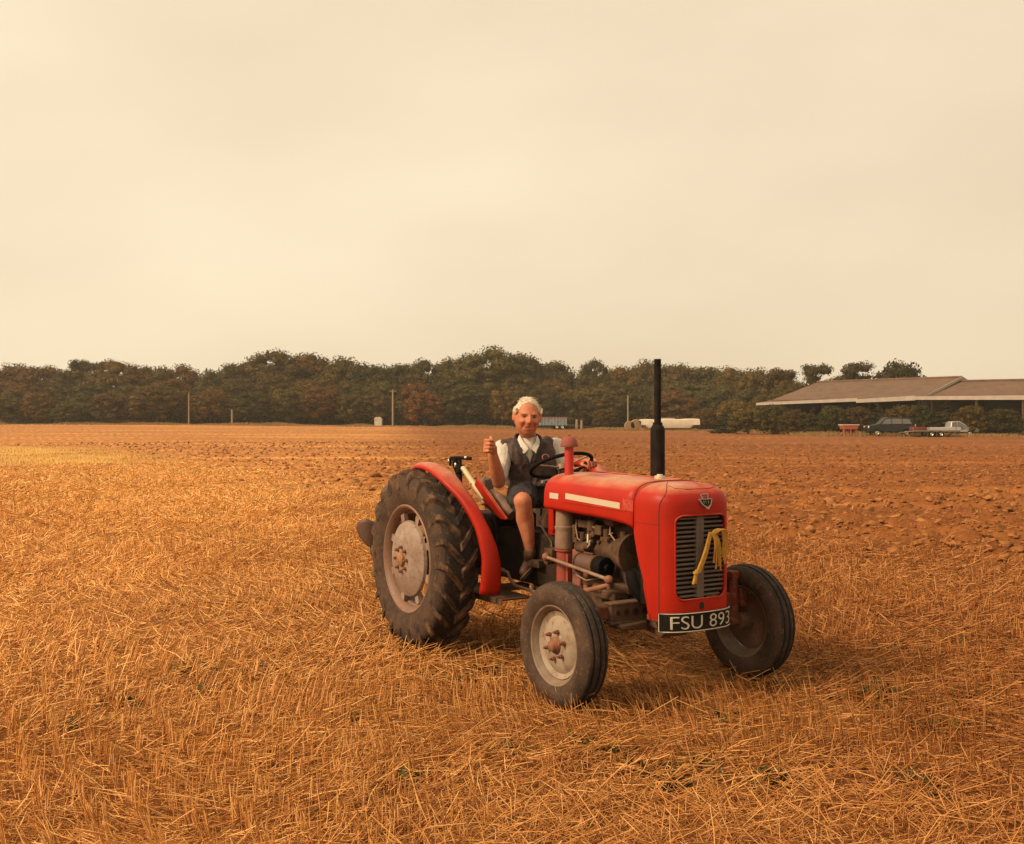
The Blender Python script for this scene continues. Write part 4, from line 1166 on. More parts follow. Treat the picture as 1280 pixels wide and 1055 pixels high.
# hair: cap with receding front, swept strands
def f_hair(b):
    V = []; nn, mm = 60, 30
    for j in range(mm + 1):
        th = math.pi * .66 * j / mm
        for i in range(nn):
            a = 2 * math.pi * i / nn; st = max(math.sin(th), 1e-3)
            dx, dy, dz = st * math.cos(a), st * math.sin(a), math.cos(th)
            p = head_point(dx, dy, dz); k = 1.022
            lim = .078 if dy < -.25 else None
            if dy < -.05 and p.z < .100 - .060 * min(1, (abs(p.x) / .072) ** 3): k = .90       # bare forehead
            if abs(p.x) > .06 and -.35 < dy < .25 and p.z < .036: k = .92
            if abs(p.x) > .055 and dy < .25 and k > 1: k = 1.042
            nz_ = noise.noise(p * 40) * .03
            V.append(p * (k + nz_ * (k > 1)) + Vector((0, .004, .004 if k > 1 else 0)))
    Fc = [(j * nn + i, (j + 1) * nn + i, (j + 1) * nn + (i + 1) % nn, j * nn + (i + 1) % nn) for j in range(mm) for i in range(nn)]
    Fc.append(tuple(mm * nn + i for i in range(nn)))
    b.add(V, Fc, HM)
    for q in range(70):
        s2 = -1 if q % 2 else 1; a = rnd.uniform(-.5, .9); p0 = HM @ (Vector((s2 * rnd.uniform(.074, .084), -.02 + .07 * a, rnd.uniform(.03, .06))) * HS); p1 = p0 + (HM.to_3x3() @ Vector((s2 * rnd.uniform(-.004, .007), .016, -rnd.uniform(.008, .022))))
        capsule(b, p0, p1, .007, .003, 6)
cloth('hair', M['hair'], f_hair, .0035, .004, 60, 1)
b = MB()
for q in range(500):
    a = rnd.uniform(0, 2 * math.pi); th = math.acos(rnd.uniform(-.05, 1)); dx, dy, dz = math.sin(th) * math.cos(a), math.sin(th) * math.sin(a), math.cos(th)
    p = head_point(dx, dy, dz)
    if dy < .1 and p.z < .100 - .060 * min(1, (abs(p.x) / .072) ** 3): continue
    if abs(p.x) > .06 and dy < .25 and p.z < .036: continue
    n0 = Vector((dx, dy, dz)); c0 = (Vector((.5 * (1 if dx > 0 else -1), .8, -.35)) - n0 * n0.dot(Vector((.5 * (1 if dx > 0 else -1), .8, -.35)))).normalized(); c0 += Vector((rnd.uniform(-.4, .4), rnd.uniform(-.3, .3), rnd.uniform(-.3, .3)))
    l_ = rnd.uniform(.018, .038); p0 = p * 1.03
    b.tube([HM @ p0, HM @ (p0 + c0 * l_ * .5 + n0 * rnd.uniform(.002, .006)), HM @ (p0 + c0 * l_ + n0 * rnd.uniform(-.001, .005))], [.0016, .0013, .0007], 4)
b.build('hair_strands', M['hair'], person)
for s_ in (-1, 1):
    b = MB(); b.ell(HM @ (Vector((s_ * .031, -.081, .0095)) * HS), (.0125, .008, .0036), HM.to_3x3().to_4x4()); b.build('eye', M['eye'], person)
    b = MB(); b.tube([HM @ (Vector((s_ * x_, -.098 + .25 * (x_ - .02), z_)) * HS) for x_, z_ in ((.014, .024), (.030, .030), (.046, .024))], [.003, .0045, .003], 8); b.build('eyebrow', mat('grey_brow', (.42, .24, .13), .9), person)
b = MB(); b.tube([HM @ (Vector((x_, -.1015 + 6 * x_ * x_, -.061 + 7.5 * x_ * x_)) * HS) for x_ in (-.028, -.018, -.008, 0, .008, .018, .028)], [.002, .0035, .004, .004, .004, .0035, .002], 8); b.build('mouth', M['lips'], person)
# shoes and socks
def shoe(an, heel, toe, g):
    d = toe - heel; L_ = d.length; d.normalize(); up2 = (g - d * g.dot(d)).normalized(); sd = d.cross(up2).normalized()
    def fu(b):
        pts = [heel + up2 * .052 + d * .035, heel.lerp(toe, .42) + up2 * .055, heel.lerp(toe, .80) + up2 * .036]
        chain(b, pts, [.042, .046, .036]); capsule(b, pts[0] + d * .03, an - UP * .012, .046, .043); capsule(b, an - UP * .02, pts[1], .043, .042)
    o = cloth('shoe', M['shoe'], fu, .004, .004, 20, 2)
    prof = [(0, .024), (.03, .034), (.12, .038), (.35, .036), (.55, .042), (.75, .050), (.90, .044), (.97, .030), (1.0, .012)]
    b = MB(); b.loft([[heel + d * L_ * t + sd * w_ - up2 * .002, heel + d * L_ * t + sd * w_ + up2 * .020, heel + d * L_ * t - sd * w_ + up2 * .020, heel + d * L_ * t - sd * w_ - up2 * .002] for t, w_ in prof])
    b.loft([[heel + d * L_ * t + sd * w_ * .95 - up2 * .018, heel + d * L_ * t + sd * w_ * .95 - up2 * .001, heel + d * L_ * t - sd * w_ * .95 - up2 * .001, heel + d * L_ * t - sd * w_ * .95 - up2 * .018] for t, w_ in prof[:4]])
    b.build('sole', M['sole'], o, bevel=.003)
    b = MB(); b.tube([heel + d * L_ * t + sd * (w_ + .003) + up2 * .020 for t, w_ in prof] + [heel + d * L_ * t - sd * (w_ + .003) + up2 * .020 for t, w_ in reversed(prof)], .0045, 8, closed=True); b.build('welt', M['welt'], o)
    cloth('sock', M['sock'], lambda b: chain(b, [an + UP * .012, an + UP * .036], [.038, .039]), .005, .005, 40, 2)
hl = W(680, 700, 7.20)
shoe(J['anR'], hl, hl + (W(657.5, 722, 7.02) - hl).normalized() * .265, Vector((-.50, .42, .80)))
shoe(J['anL'], J['anL'] + Vector((-.02, .05, -.08)), J['toeL'] + Vector((.03, -.03, -.03)), UP)
for o in list(person.children_recursive): pass

# ------------------------------------------------------------------ trees
LEAF = island_mat('leaf', [(.034, .029, .009), (.066, .052, .015), (.105, .073, .020), (.048, .039, .012), (.145, .098, .028)], .75, .12, True, .35)
BARK = mat('bark', (.10, .065, .042), .9, var=(.06, .04, .028), vscale=3, bump=.6, bscale=12)
def crown_mesh(name, seed, n=5200, kind='round', leaf=.34):
    """unit crown: half width about .5 and height 1 for the broadleaf kinds"""
    r = np.random.default_rng(seed)
    env, cz, nb, r0, r1 = {'round': ((.42, .42, .44), .50, 90, .085, .15), 'tall': ((.30, .30, .44), .50, 50, .08, .15), 'bush': ((.42, .42, .42), .42, 60, .09, .16),
                           'cone': ((.3, .3, .5), .47, 50, .1, .1), 'pine': ((.5, .5, .3), .72, 30, .11, .19)}[kind]
    C = []; RR = []
    lob = r.normal(size=(6, 3)); lob /= np.linalg.norm(lob, axis=1)[:, None]
    ga = math.pi * (3 - math.sqrt(5)); nsurf_ = int(nb * .72); q0 = r.uniform(0, 6)
    for i in range(nb):
        if i < nsurf_:
            zz = 1 - 1.75 * (i + .5) / nsurf_; rr_ = math.sqrt(max(0, 1 - zz * zz)); d = np.array([rr_ * math.cos(ga * i + q0), rr_ * math.sin(ga * i + q0), zz]) + r.normal(0, .10, 3); d /= np.linalg.norm(d)
            k = r.uniform(.80, .95) * (.90 + .14 * max(0, float((lob @ d).max())) ** 3)
        else:
            d = r.normal(size=3); d /= np.linalg.norm(d); k = r.uniform(.1, .75)
        p = d * k * np.array(env); rad = r.uniform(r0, r1)
        if kind == 'cone':
            t = r.random() ** 1.2; a = r.uniform(0, 6.28); w_ = .24 * (1 - t) ** .8 * r.uniform(.3, 1); p = np.array([w_ * math.cos(a), w_ * math.sin(a), -.42 + .90 * t]); rad = .13 * (1 - .8 * t)
        elif kind == 'pine':
            a = r.uniform(0, 6.28); q = r.uniform(.03, .34); z_ = r.choice([-.52, -.38, -.26, -.14, .0, .10, .14]) + r.uniform(-.03, .03); p = np.array([q * math.cos(a) * (1.0 - .8 * abs(z_ - .0)), q * math.sin(a), z_])
        elif p[2] < -.5 * env[2]:
            p[:2] *= 1.15
        C.append(p); RR.append(rad)
    C = np.array(C); RR = np.array(RR); C[:, 2] += cz
    # core lumps keep the middle dense
    V = []; Fc = []
    wts = RR ** 2; idx = r.choice(nb, n, p=wts / wts.sum())
    d = r.normal(size=(n, 3)); d /= np.linalg.norm(d, axis=1)[:, None]; d[:, 2] = np.where(r.random(n) < .65, np.abs(d[:, 2]), d[:, 2])
    sq = np.array([1, 1, .5 if kind == 'pine' else .85])
    P_ = C[idx] + d * (RR[idx] * (r.uniform(.35, 1.18, n)))[:, None] * sq
    P_[:, 2] = np.maximum(P_[:, 2], .01)
    nm = d + r.normal(0, .8, (n, 3)); nm /= np.linalg.norm(nm, axis=1)[:, None]
    a = r.normal(size=(n, 3)); s = np.cross(nm, a); s /= np.linalg.norm(s, axis=1)[:, None]; t = np.cross(nm, s)
    sz = (r.uniform(.5, 1.3, n) * leaf)[:, None]
    V = np.stack([P_ - s * sz, P_ - t * sz * .7 + nm * sz * .1, P_ + s * sz, P_ + t * sz * .7], 1).reshape(-1, 3)
    Fc = np.arange(4 * n).reshape(n, 4)
    # cores: icospheres as quads impossible -> triangles doubled
    cv, cf = CV, CF
    vs = []; fs = []; base = len(V)
    for k in range(nb):
        k2 = .55
        vs.append(cv * (1 + r.normal(0, .10, (len(cv), 1))) * RR[k] * k2 * sq + C[k]); fs.append(np.hstack([cf, cf[:, 2:3]]) + base + k * len(cv))
    vs = np.vstack(vs); vs[:, 2] = np.maximum(vs[:, 2], .01)
    me = bpy.data.meshes.new(name)
    allV = np.vstack([V, vs]).astype(np.float32)
    tri = np.vstack(fs)[:, :3]
    me.vertices.add(len(allV)); me.vertices.foreach_set('co', allV.ravel())
    loops = np.concatenate([Fc.ravel(), tri.ravel()]).astype(np.int32)
    me.loops.add(len(loops)); me.loops.foreach_set('vertex_index', loops)
    ls = np.concatenate([np.arange(n) * 4, 4 * n + np.arange(len(tri)) * 3]).astype(np.int32)
    me.polygons.add(len(ls)); me.polygons.foreach_set('loop_start', ls); me.polygons.foreach_set('loop_total', np.concatenate([np.full(n, 4), np.full(len(tri), 3)]).astype(np.int32))
    me.update(calc_edges=True); me.materials.append(LEAF)
    return me
def trunk_mesh(name, seed, kind):
    r = random.Random(seed); b = MB()
    top = .62 if kind != 'pine' else .85
    pts = [Vector((r.uniform(-.02, .02) * k, r.uniform(-.02, .02) * k, top * k / 6)) for k in range(7)]
    b.tube(pts, [.045 * (1 - .11 * k) + (.015 if k == 0 else 0) for k in range(7)] if kind != 'pine' else [.028 * (1 - .1 * k) for k in range(7)], 10)
    for k in range(7):
        a = r.uniform(0, 6.28); z0 = r.uniform(.35, .9) * top; q = r.uniform(.25, .5)
        b.tube([(0, 0, z0), (q * .5 * math.cos(a), q * .5 * math.sin(a), z0 + .10), (q * math.cos(a), q * math.sin(a), min(z0 + .22, .9))], [.018, .012, .006], 6)
    return b.mesh(name, BARK)
CR = {k: [crown_mesh('crown', 10 * i + j + 1, {'round': 17000, 'tall': 9000, 'bush': 9000, 'cone': 6000, 'pine': 7000}[k], k, {'cone': .016, 'bush': .021, 'pine': .016}.get(k, .0145)) for j in range({'round': 5, 'tall': 3, 'bush': 3, 'cone': 2, 'pine': 3}[k])] for i, k in enumerate(('round', 'tall', 'bush', 'cone', 'pine'))}
TRK = {k: trunk_mesh('trunk', 5, k) for k in ('round', 'pine')}
cnt = {}
def tree(name, px, D, topv, halfw_px, kind, col, label, group=None, cat='tree', basez=None, deep=1.0):
    """a tree whose tip shows at picture row topv and whose crown is halfw_px pixels wide to each side"""
    X = (px - 640) / F * D; z0 = g1(X, D) - .05 if basez is None else basez
    H_ = CAMZ + (HOR - topv) / F * D - z0; w_ = halfw_px / F * D
    o = empty(name, (X, D, z0), rnd.uniform(0, 6.28))
    tag(o, label, cat, group)
    k = cnt.get(kind, 0); cnt[kind] = k + 1
    me = CR[kind][k % len(CR[kind])]
    mx = {'round': 1.02, 'tall': 1.0, 'bush': .92, 'cone': .97, 'pine': .98}[kind]
    wd_ = {'round': .50, 'tall': .38, 'bush': .52, 'cone': .30, 'pine': .5}[kind]
    c = bpy.data.objects.new('crown', me); c.scale = (w_ / wd_, w_ / wd_ * deep, H_ / mx); c.color = (*col, 1); link(c, o)
    t = bpy.data.objects.new('trunk', TRK['pine' if kind == 'pine' else 'round']); t.scale = (max(w_, H_ * .45) * .8 if kind == 'pine' else w_, max(w_, H_ * .45) * .8 if kind == 'pine' else w_, H_); link(t, o)
    return o
GRN = (.80, .92, .75); OLV = (1.0, .95, .8); BRN = (1.25, .92, .75); DRK = (.68, .74, .66); RUS = (1.45, .85, .6); GLD = (1.35, 1.2, .7)
CN = {GRN: 'dull green', OLV: 'olive green', BRN: 'browning', DRK: 'dark green', RUS: 'rust brown', GLD: 'yellow green'}
# far skyline rank
sky = [(8, 457, 30, BRN, 'beyond the left edge of the field view'), (52, 458, 30, OLV, 'at the left end of the wood'), (92, 461, 26, GRN, 'under the twin spiky treetops'), (148, 454, 30, BRN, 'just right of the twin spiky treetops'), (190, 457, 26, OLV, 'above the left pole, on its left side'),
       (222, 458, 26, BRN, 'directly above the left pole'), (268, 464, 18, GRN, 'in the dip left of the first hump'), (298, 452, 24, OLV, 'on the left shoulder of the first hump'), (340, 440, 32, OLV, 'topping the first hump, left half'), (384, 440, 30, BRN, 'topping the first hump, right half'),
       (428, 448, 28, OLV, 'on the right slope of the first hump'), (462, 456, 24, DRK, 'left of the tall pole'), (500, 453, 26, GRN, 'above the tall pole'), (530, 452, 22, DRK, 'above the rear tyre'), (572, 446, 28, OLV, 'left of the highest hump'),
       (608, 435, 34, OLV, 'topping the highest hump above the raised fist'), (650, 441, 28, DRK, 'over the driver, right part of the highest hump'), (690, 449, 26, OLV, 'right slope behind the driver'), (742, 452, 18, DRK, 'standing alone against the sky left of the exhaust'), (775, 458, 24, GLD, 'low rounded one left of the exhaust'),
       (808, 452, 24, OLV, 'just left of the exhaust tip'), (846, 455, 26, OLV, 'just right of the exhaust tip'), (884, 456, 26, GRN, 'over the right half of the pale stack'), (916, 462, 22, OLV, 'last of the rank before the barn trees')]
for i, (px, tv, hw, col, wh) in enumerate(sky):
    tree('broadleaf_tree', px, 186 + rnd.uniform(-6, 8), tv - 5, hw * 1.6, 'round', tuple(c * rnd.uniform(.88, 1.12) for c in col), f'{CN[col]} tree in the rear rank, {wh}', 'rear rank of the wood')
mid = [(30, 474, BRN, 'at its left end'), (75, 478, DRK, 'second from its left end'), (118, 472, GRN, 'midway from the left end to the left pole'), (165, 474, OLV, 'left of the left pole'), (212, 470, GLD, 'immediately left of the left pole'), (258, 476, OLV, 'between the left pole and the short post'), (300, 470, DRK, 'above the short post'),
       (345, 462, OLV, 'under the first hump, left side'), (392, 466, BRN, 'under the first hump, right side'), (436, 472, GRN, 'right of the first hump'), (480, 470, OLV, 'behind the tall pole'), (524, 473, BRN, 'above the rust coloured tree'), (566, 466, DRK, 'right of the rust coloured tree'), (605, 462, GRN, 'above the raised fist'),
       (645, 464, OLV, 'behind the white hair'), (688, 468, BRN, 'above the blue trailer'), (730, 480, GLD, 'tall domed one right of the blue trailer'), (768, 470, OLV, 'behind the slim pole'), (810, 474, DRK, 'left of the exhaust'), (852, 472, OLV, 'above the pale stack'), (895, 474, GRN, 'right of the pale stack')]
for i, (px, tv, col, wh) in enumerate(mid):
    tree('broadleaf_tree', px, 176 + rnd.uniform(-3, 4), tv + 2, 36 + rnd.uniform(-4, 8), 'round', tuple(c * rnd.uniform(.85, 1.12) for c in col), f'{CN[col]} tree in the middle rank, {wh}', 'middle rank of the wood')
front = [(12, 492, 22, GRN, 'outside the left of the wood'), (48, 488, 22, BRN, 'at the left end'), (88, 500, 24, GRN, 'low rounded one near the left end'), (140, 488, 26, OLV, 'right of the low rounded one'), (196, 476, 28, OLV, 'left of the left pole'), (262, 484, 24, BRN, 'with a brown top, right of the left pole'), (315, 488, 26, DRK, 'right of the short post'),
         (358, 482, 26, OLV, 'second to the right of the short post'), (400, 478, 26, BRN, 'brownest of the middle stretch'), (440, 490, 22, GRN, 'left of the white shed'), (472, 488, 20, OLV, 'behind the white shed'), (532, 487, 25, RUS, 'rusty, above the rear tyre'), (585, 476, 30, DRK, 'large, just left of the raised fist'), (628, 484, 22, GLD, 'between the fist and the white hair'),
         (680, 480, 24, DRK, 'behind the blue trailer'), (712, 486, 20, OLV, 'right of the blue trailer'), (752, 484, 24, OLV, 'behind the round bush'), (800, 486, 22, DRK, 'left of the exhaust behind the pale stack'), (842, 484, 24, BRN, 'directly behind the pale stack'), (885, 488, 22, DRK, 'behind the right end of the pale stack')]
for i, (px, tv, hw, col, wh) in enumerate(front):
    tree('broadleaf_tree', px, 168 + rnd.uniform(-2, 2), tv, hw * 1.35, 'bush' if i % 2 else 'round', tuple(c * rnd.uniform(.88, 1.1) for c in col), f'{CN[col]} tree at the field edge, {wh}', 'front rank of the wood')
tree('spiky_tree', 104, 192, 446, 24, 'pine', (.6, .62, .6), 'left one of twin spiky treetops standing out of the wood')
tree('spiky_tree', 126, 192, 447, 20, 'pine', (.6, .62, .6), 'right one of twin spiky treetops standing out of the wood')
tree('conifer', 258, 190, 459, 12, 'cone', DRK, 'thin pointed conifer tip in the dip of the skyline')
# bushes
for px, D, tv, hw, col, lb in [(757, 158, 509, 20, (.85, .72, .6), 'round olive bush at the field edge left of the slim pole'), (880, 150, 508, 18, (1.0, .75, .6), 'brown bush against the right end of the pale stack'), (917, 148, 497, 26, GLD, 'yellow green bush left of the barn'),
                               (800, 152, 527, 12, RUS, 'low rusty scrub left of the pale stack'), (700, 160, 530, 40, (1.5, 1.2, .8), 'low scrub under the blue trailer'), (160, 166, 524, 26, BRN, 'low dry scrub left of the left pole'), (86, 164, 502, 24, (.7, .85, .65), 'rounded grey green shrub near the left end of the wood')]:
    tree('bush', px, D, tv, hw, 'bush', col, lb, cat='bush')
# right-hand side: trees around the barn
for px, D, tv, hw, kd, col, lb in [
    (950, 165, 458, 26, 'round', OLV, 'windswept olive tree left of the barn roof'), (975, 160, 459, 18, 'pine', (.8, .7, .6), 'thin crowned pine left of the barn roof'), (992, 162, 472, 24, 'round', BRN, 'browning tree behind the left end of the barn roof'),
    (932, 160, 486, 22, 'tall', DRK, 'dark narrow tree left of the barn'), (962, 150, 488, 22, 'round', OLV, 'olive tree touching the barn eave'), (1018, 158, 451, 15, 'pine', (.62, .66, .6), 'flat topped pine behind the left part of the barn ridge'),
    (1066, 156, 448, 19, 'pine', (.5, .58, .5), 'dark layered pine above the middle of the barn ridge'), (1046, 160, 468, 20, 'round', BRN, 'low browning tree between the two pines'), (1124, 154, 446, 29, 'bush', (.42, .52, .42), 'dense dark rounded tree above the barn ridge'),
    (986, 158, 471, 20, 'round', OLV, 'full olive tree filling the gap left of the barn roof'), (1150, 158, 474, 20, 'round', BRN, 'low browning tree just right of the dense dark tree above the ridge'),
    (1090, 162, 470, 22, 'round', OLV, 'low tree behind the ridge left of the dense dark tree'), (1240, 150, 476, 30, 'round', OLV, 'tree behind the far right barn')]:
    tree('pine_tree' if kd == 'pine' else 'broadleaf_tree', px, D, tv, hw * (1.65 if kd == 'pine' else 1.4), kd, col, lb)
hedge = [(905, 124, 512, 15, 'cone', (.40, .55, .45), 'small dark conifer left of the barn'), (935, 118, 508, 22, 'bush', (1.0, 1.0, .7), 'light olive bush under the tip of the pale fascia'), (968, 116, 503, 18, 'bush', (.6, .75, .5), 'green bush under the left end of the fascia'),
         (992, 113, 509, 16, 'bush', (.7, .62, .5), 'brownish bush under the fascia left of the red machine'), (1016, 112, 508, 15, 'cone', (.5, .62, .5), 'pointed dark shrub left of the red machine'), (1040, 111, 504, 16, 'bush', (.5, .68, .45), 'green bush just left of the red machine'),
         (1072, 111, 506, 17, 'bush', (.75, .6, .5), 'brown bush between the red machine and the dark car'), (1098, 110, 503, 15, 'cone', (.42, .6, .42), 'deep green conifer behind the dark car bonnet'), (1124, 109, 504, 18, 'bush', (.85, .75, .5), 'olive bush behind the dark car'),
         (1150, 109, 503, 17, 'bush', (.40, .58, .40), 'dark green bush right of the dark car'), (1182, 108, 502, 20, 'cone', (.4, .5, .38), 'dark conifer behind the silver pickup'), (1214, 106, 504, 18, 'bush', (.9, .8, .5), 'wispy olive bush at the right end of the hedge'), (1252, 106, 508, 22, 'bush', (.5, .6, .42), 'bush past the silver pickup bonnet')]
for px, D, tv, hw, kd, col, lb in hedge:
    tree('hedge_bush', px, D, tv, hw * 1.35, kd, col, lb, 'bushes in front of the barn', 'bush')
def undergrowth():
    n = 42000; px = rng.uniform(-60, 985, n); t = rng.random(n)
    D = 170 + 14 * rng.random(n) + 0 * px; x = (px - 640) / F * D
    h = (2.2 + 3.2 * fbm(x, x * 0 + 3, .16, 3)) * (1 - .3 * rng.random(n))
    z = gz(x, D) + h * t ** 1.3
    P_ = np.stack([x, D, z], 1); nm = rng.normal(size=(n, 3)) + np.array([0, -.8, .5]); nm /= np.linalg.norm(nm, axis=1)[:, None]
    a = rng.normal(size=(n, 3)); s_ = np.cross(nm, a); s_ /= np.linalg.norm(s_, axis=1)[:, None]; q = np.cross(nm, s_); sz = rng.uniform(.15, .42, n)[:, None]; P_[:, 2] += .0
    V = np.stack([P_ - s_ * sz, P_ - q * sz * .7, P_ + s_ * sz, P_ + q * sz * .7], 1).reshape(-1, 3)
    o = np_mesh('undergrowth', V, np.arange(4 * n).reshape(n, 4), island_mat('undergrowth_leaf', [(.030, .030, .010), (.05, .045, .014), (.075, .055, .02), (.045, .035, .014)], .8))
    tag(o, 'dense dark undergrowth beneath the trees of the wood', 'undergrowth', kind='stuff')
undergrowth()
# dry grass verge between field and wood
n = 52000
th = np.radians(rng.uniform(-29, 29, n)); base = np.interp(np.degrees(th), [-30, 5, 12, 16, 30], [163, 150, 140, 106, 101]); rr = base + rng.uniform(-3, 7, n)
x = rr * np.tan(th); y = rr
d = np.stack([rng.normal(0, .25, n), rng.normal(0, .25, n), np.ones(n)], 1); d /= np.linalg.norm(d, axis=1)[:, None]
vg = straws(np.stack([x, y, gz(x, y) - .02], 1), d, rng.uniform(.06, .5, n) * (.1 + 1.5 * np.clip(fbm(x, y * 0, .22, 3) - .25, 0, 1)) * 1.3, np.full(n, .022), 'verge_grass', island_mat('verge', [(.30, .16, .06), (.40, .23, .09), (.20, .13, .05), (.14, .11, .04)], .9), .3)
tag(vg, 'strip of long dry grass along the foot of the trees', 'grass', kind='stuff')

# ------------------------------------------------------------------ poles, sheds, trailers
wood = mat('weathered_pole', (.26, .19, .13), .9)
def pole(px, D, topv, r, label, arm=False, name='utility_pole'):
    X = (px - 640) / F * D; z0 = g1(X, D); H_ = CAMZ + (HOR - topv) / F * D - z0
    b = MB(); b.tube([(0, 0, -.1), (0, 0, H_ * .5), (0, 0, H_)], [r, r * .9, r * .75], 10)
    if arm: b.box((0, 0, H_ - .3), (.9, .08, .08)); b.cyl((.35, 0, H_ - .2), .05, .14); b.cyl((-.35, 0, H_ - .2), .05, .14)
    o = b.build(name, wood); o.location = (X, D, z0); tag(o, label, 'pole')
pole(491, 160, 487, .15, 'tall pale utility pole in front of the wood left of the tractor', True)
pole(236, 161, 491, .12, 'slim grey pole before the wood in the left half of the view')
pole(785, 155, 494, .13, 'slim pole right of the round bush')
pole(290, 160, 512, .16, 'short brown post at the left field edge', name='post')
pole(721, 152, 524, .22, 'left of two stubby posts right of the blue trailer', name='post'); pole(727, 152, 525, .20, 'right of two stubby posts right of the blue trailer', name='post')
def wpos(px, D, up=0): X = (px - 640) / F * D; return Vector((X, D, g1(X, D) + up))
# white shed
b = MB(); b.box((0, 0, .5), (1.1, .9, 1.0)); sh = b.build('shed', mat('shed_white', (.55, .50, .42), .8, var=(.4, .34, .27), vscale=2), None, .02); sh.location = wpos(473, 158)
b = MB(); b.prism([(-.65, .95), (.65, .95), (.25, 1.35), (-.45, 1.3)], -.5, .5); b.build('roof', mat('shed_roof', (.50, .44, .36), .8), sh)
tag(sh, 'little whitish shed at the field edge beside the tall pole', 'shed')
def wheel_(parent, x, y, r, w_=.22, name='wheel', rimc=None):
    b = MB(); b.lathe([(-w_ / 2, r * .55), (-w_ / 2, r * .9), (-w_ / 2 + .03, r), (w_ / 2 - .03, r), (w_ / 2, r * .9), (w_ / 2, r * .55)], (0, 0, 0), 'Y', 28)
    o = b.build(name, M['blackrub'], parent); o.location = (x, y, r)
    b = MB(); b.lathe([(-w_ / 2 + .01, .001), (-w_ / 2 + .02, r * .3), (-w_ / 2 + .05, r * .4), (-w_ / 2 + .01, r * .56), (w_ / 2 - .01, r * .56), (w_ / 2 - .03, .001)], (0, 0, 0), 'Y', 24)
    b.build('rim', rimc or M['chrome'], o); return o
# blue trailer
tr = empty('farm_trailer', wpos(691, 150), R(3)); tag(tr, 'blue farm trailer with ribbed sides parked before the wood behind the driver', 'trailer')
blue = mat('trailer_blue', (.10, .15, .21), .6, var=(.22, .24, .26), vscale=1.5, stain=((.16, .10, .07), 4, .58, .7))
b = MB(); b.box((0, 0, 1.16), (3.9, 1.9, 1.15)); body = b.build('trailer_body', blue, tr, .02)
b = MB()
for k in range(9): b.box((-1.9 + 3.8 * k / 8, -.97, 1.16), (.07, .06, 1.12))
b.build('side_rib', mat('rib_blue', (.28, .31, .33), .6), body)
b = MB(); b.box((0, -.96, 1.77), (3.96, .10, .09)); b.box((0, .96, 1.77), (3.96, .10, .09)); b.build('top_rail', mat('red_rail', (.32, .10, .06), .7), body)
b = MB(); b.box((.2, 0, .52), (4.2, .8, .12)); b.box((-2.5, 0, .45), (1.2, .12, .1)); b.build('chassis', M['black'], tr)
for x in (.5, 1.3):
    for y in (-.8, .8): wheel_(tr, x, y, .38)
# pale covered stack
st = empty('covered_stack', wpos(836, 146), 0); tag(st, 'long low stack under a pale cream sheet at the field edge behind the exhaust', 'stack')
b = MB(); rings = []
for k in range(25):
    t = k / 24; x = -4.1 + 8.3 * t; e = min(1, min(t, 1 - t) * 14 + .35); top = 1.68 + .03 * math.sin(t * 17) + .10 * t; 
    lo = .45 + 1.0 * max(0, 1 - min(t * 9, (1 - t) * 6)); rings.append([Vector((x + (.35 if t < .5 else -.35) * 0, -1.2, lo)), Vector((x, -1.28, .9)), Vector((x, -1.05, top - .15)), Vector((x, -.5, top)), Vector((x, .6, top)), Vector((x, 1.2, top - .3)), Vector((x, 1.2, lo))])
b.loft(rings)
sheet = b.build('sheet', mat('pale_sheet', (.56, .47, .36), .7, var=(.48, .39, .29), vscale=1.2, bump=.4, bscale=3), st, smooth=30)
b = MB(); b.box((-.6 + .5, 0, 1.78), (1.8, .8, .22)); b.build('weight_board', mat('grey_board', (.30, .27, .24), .8), st, .02)
b = MB()
for k in range(7): b.box((-3.4 + 1.13 * k, 0, .22), (1.05, 2.0, .5))
b.build('bale_base', mat('old_straw', (.30, .17, .08), .95, var=(.2, .11, .05), vscale=3), st, .05)
for i, (px, rr_) in enumerate([(787, .72), (795, .85)]):
    b = MB(); b.lathe([(-.55, .001), (-.55, rr_ * .93), (-.5, rr_), (.5, rr_), (.55, rr_ * .93), (.55, .001)], (0, 0, 0), 'Y', 28)
    o = b.build('round_bale', mat('bale_straw', (.30, .18, .09), .95, var=(.22, .13, .06), vscale=4, bump=.8, bscale=12), None); o.location = wpos(px, 148, rr_ * .92)
    tag(o, ['smaller brown round bale nearest the slim pole', 'larger brown round bale touching the pale covered stack'][i], 'bale')
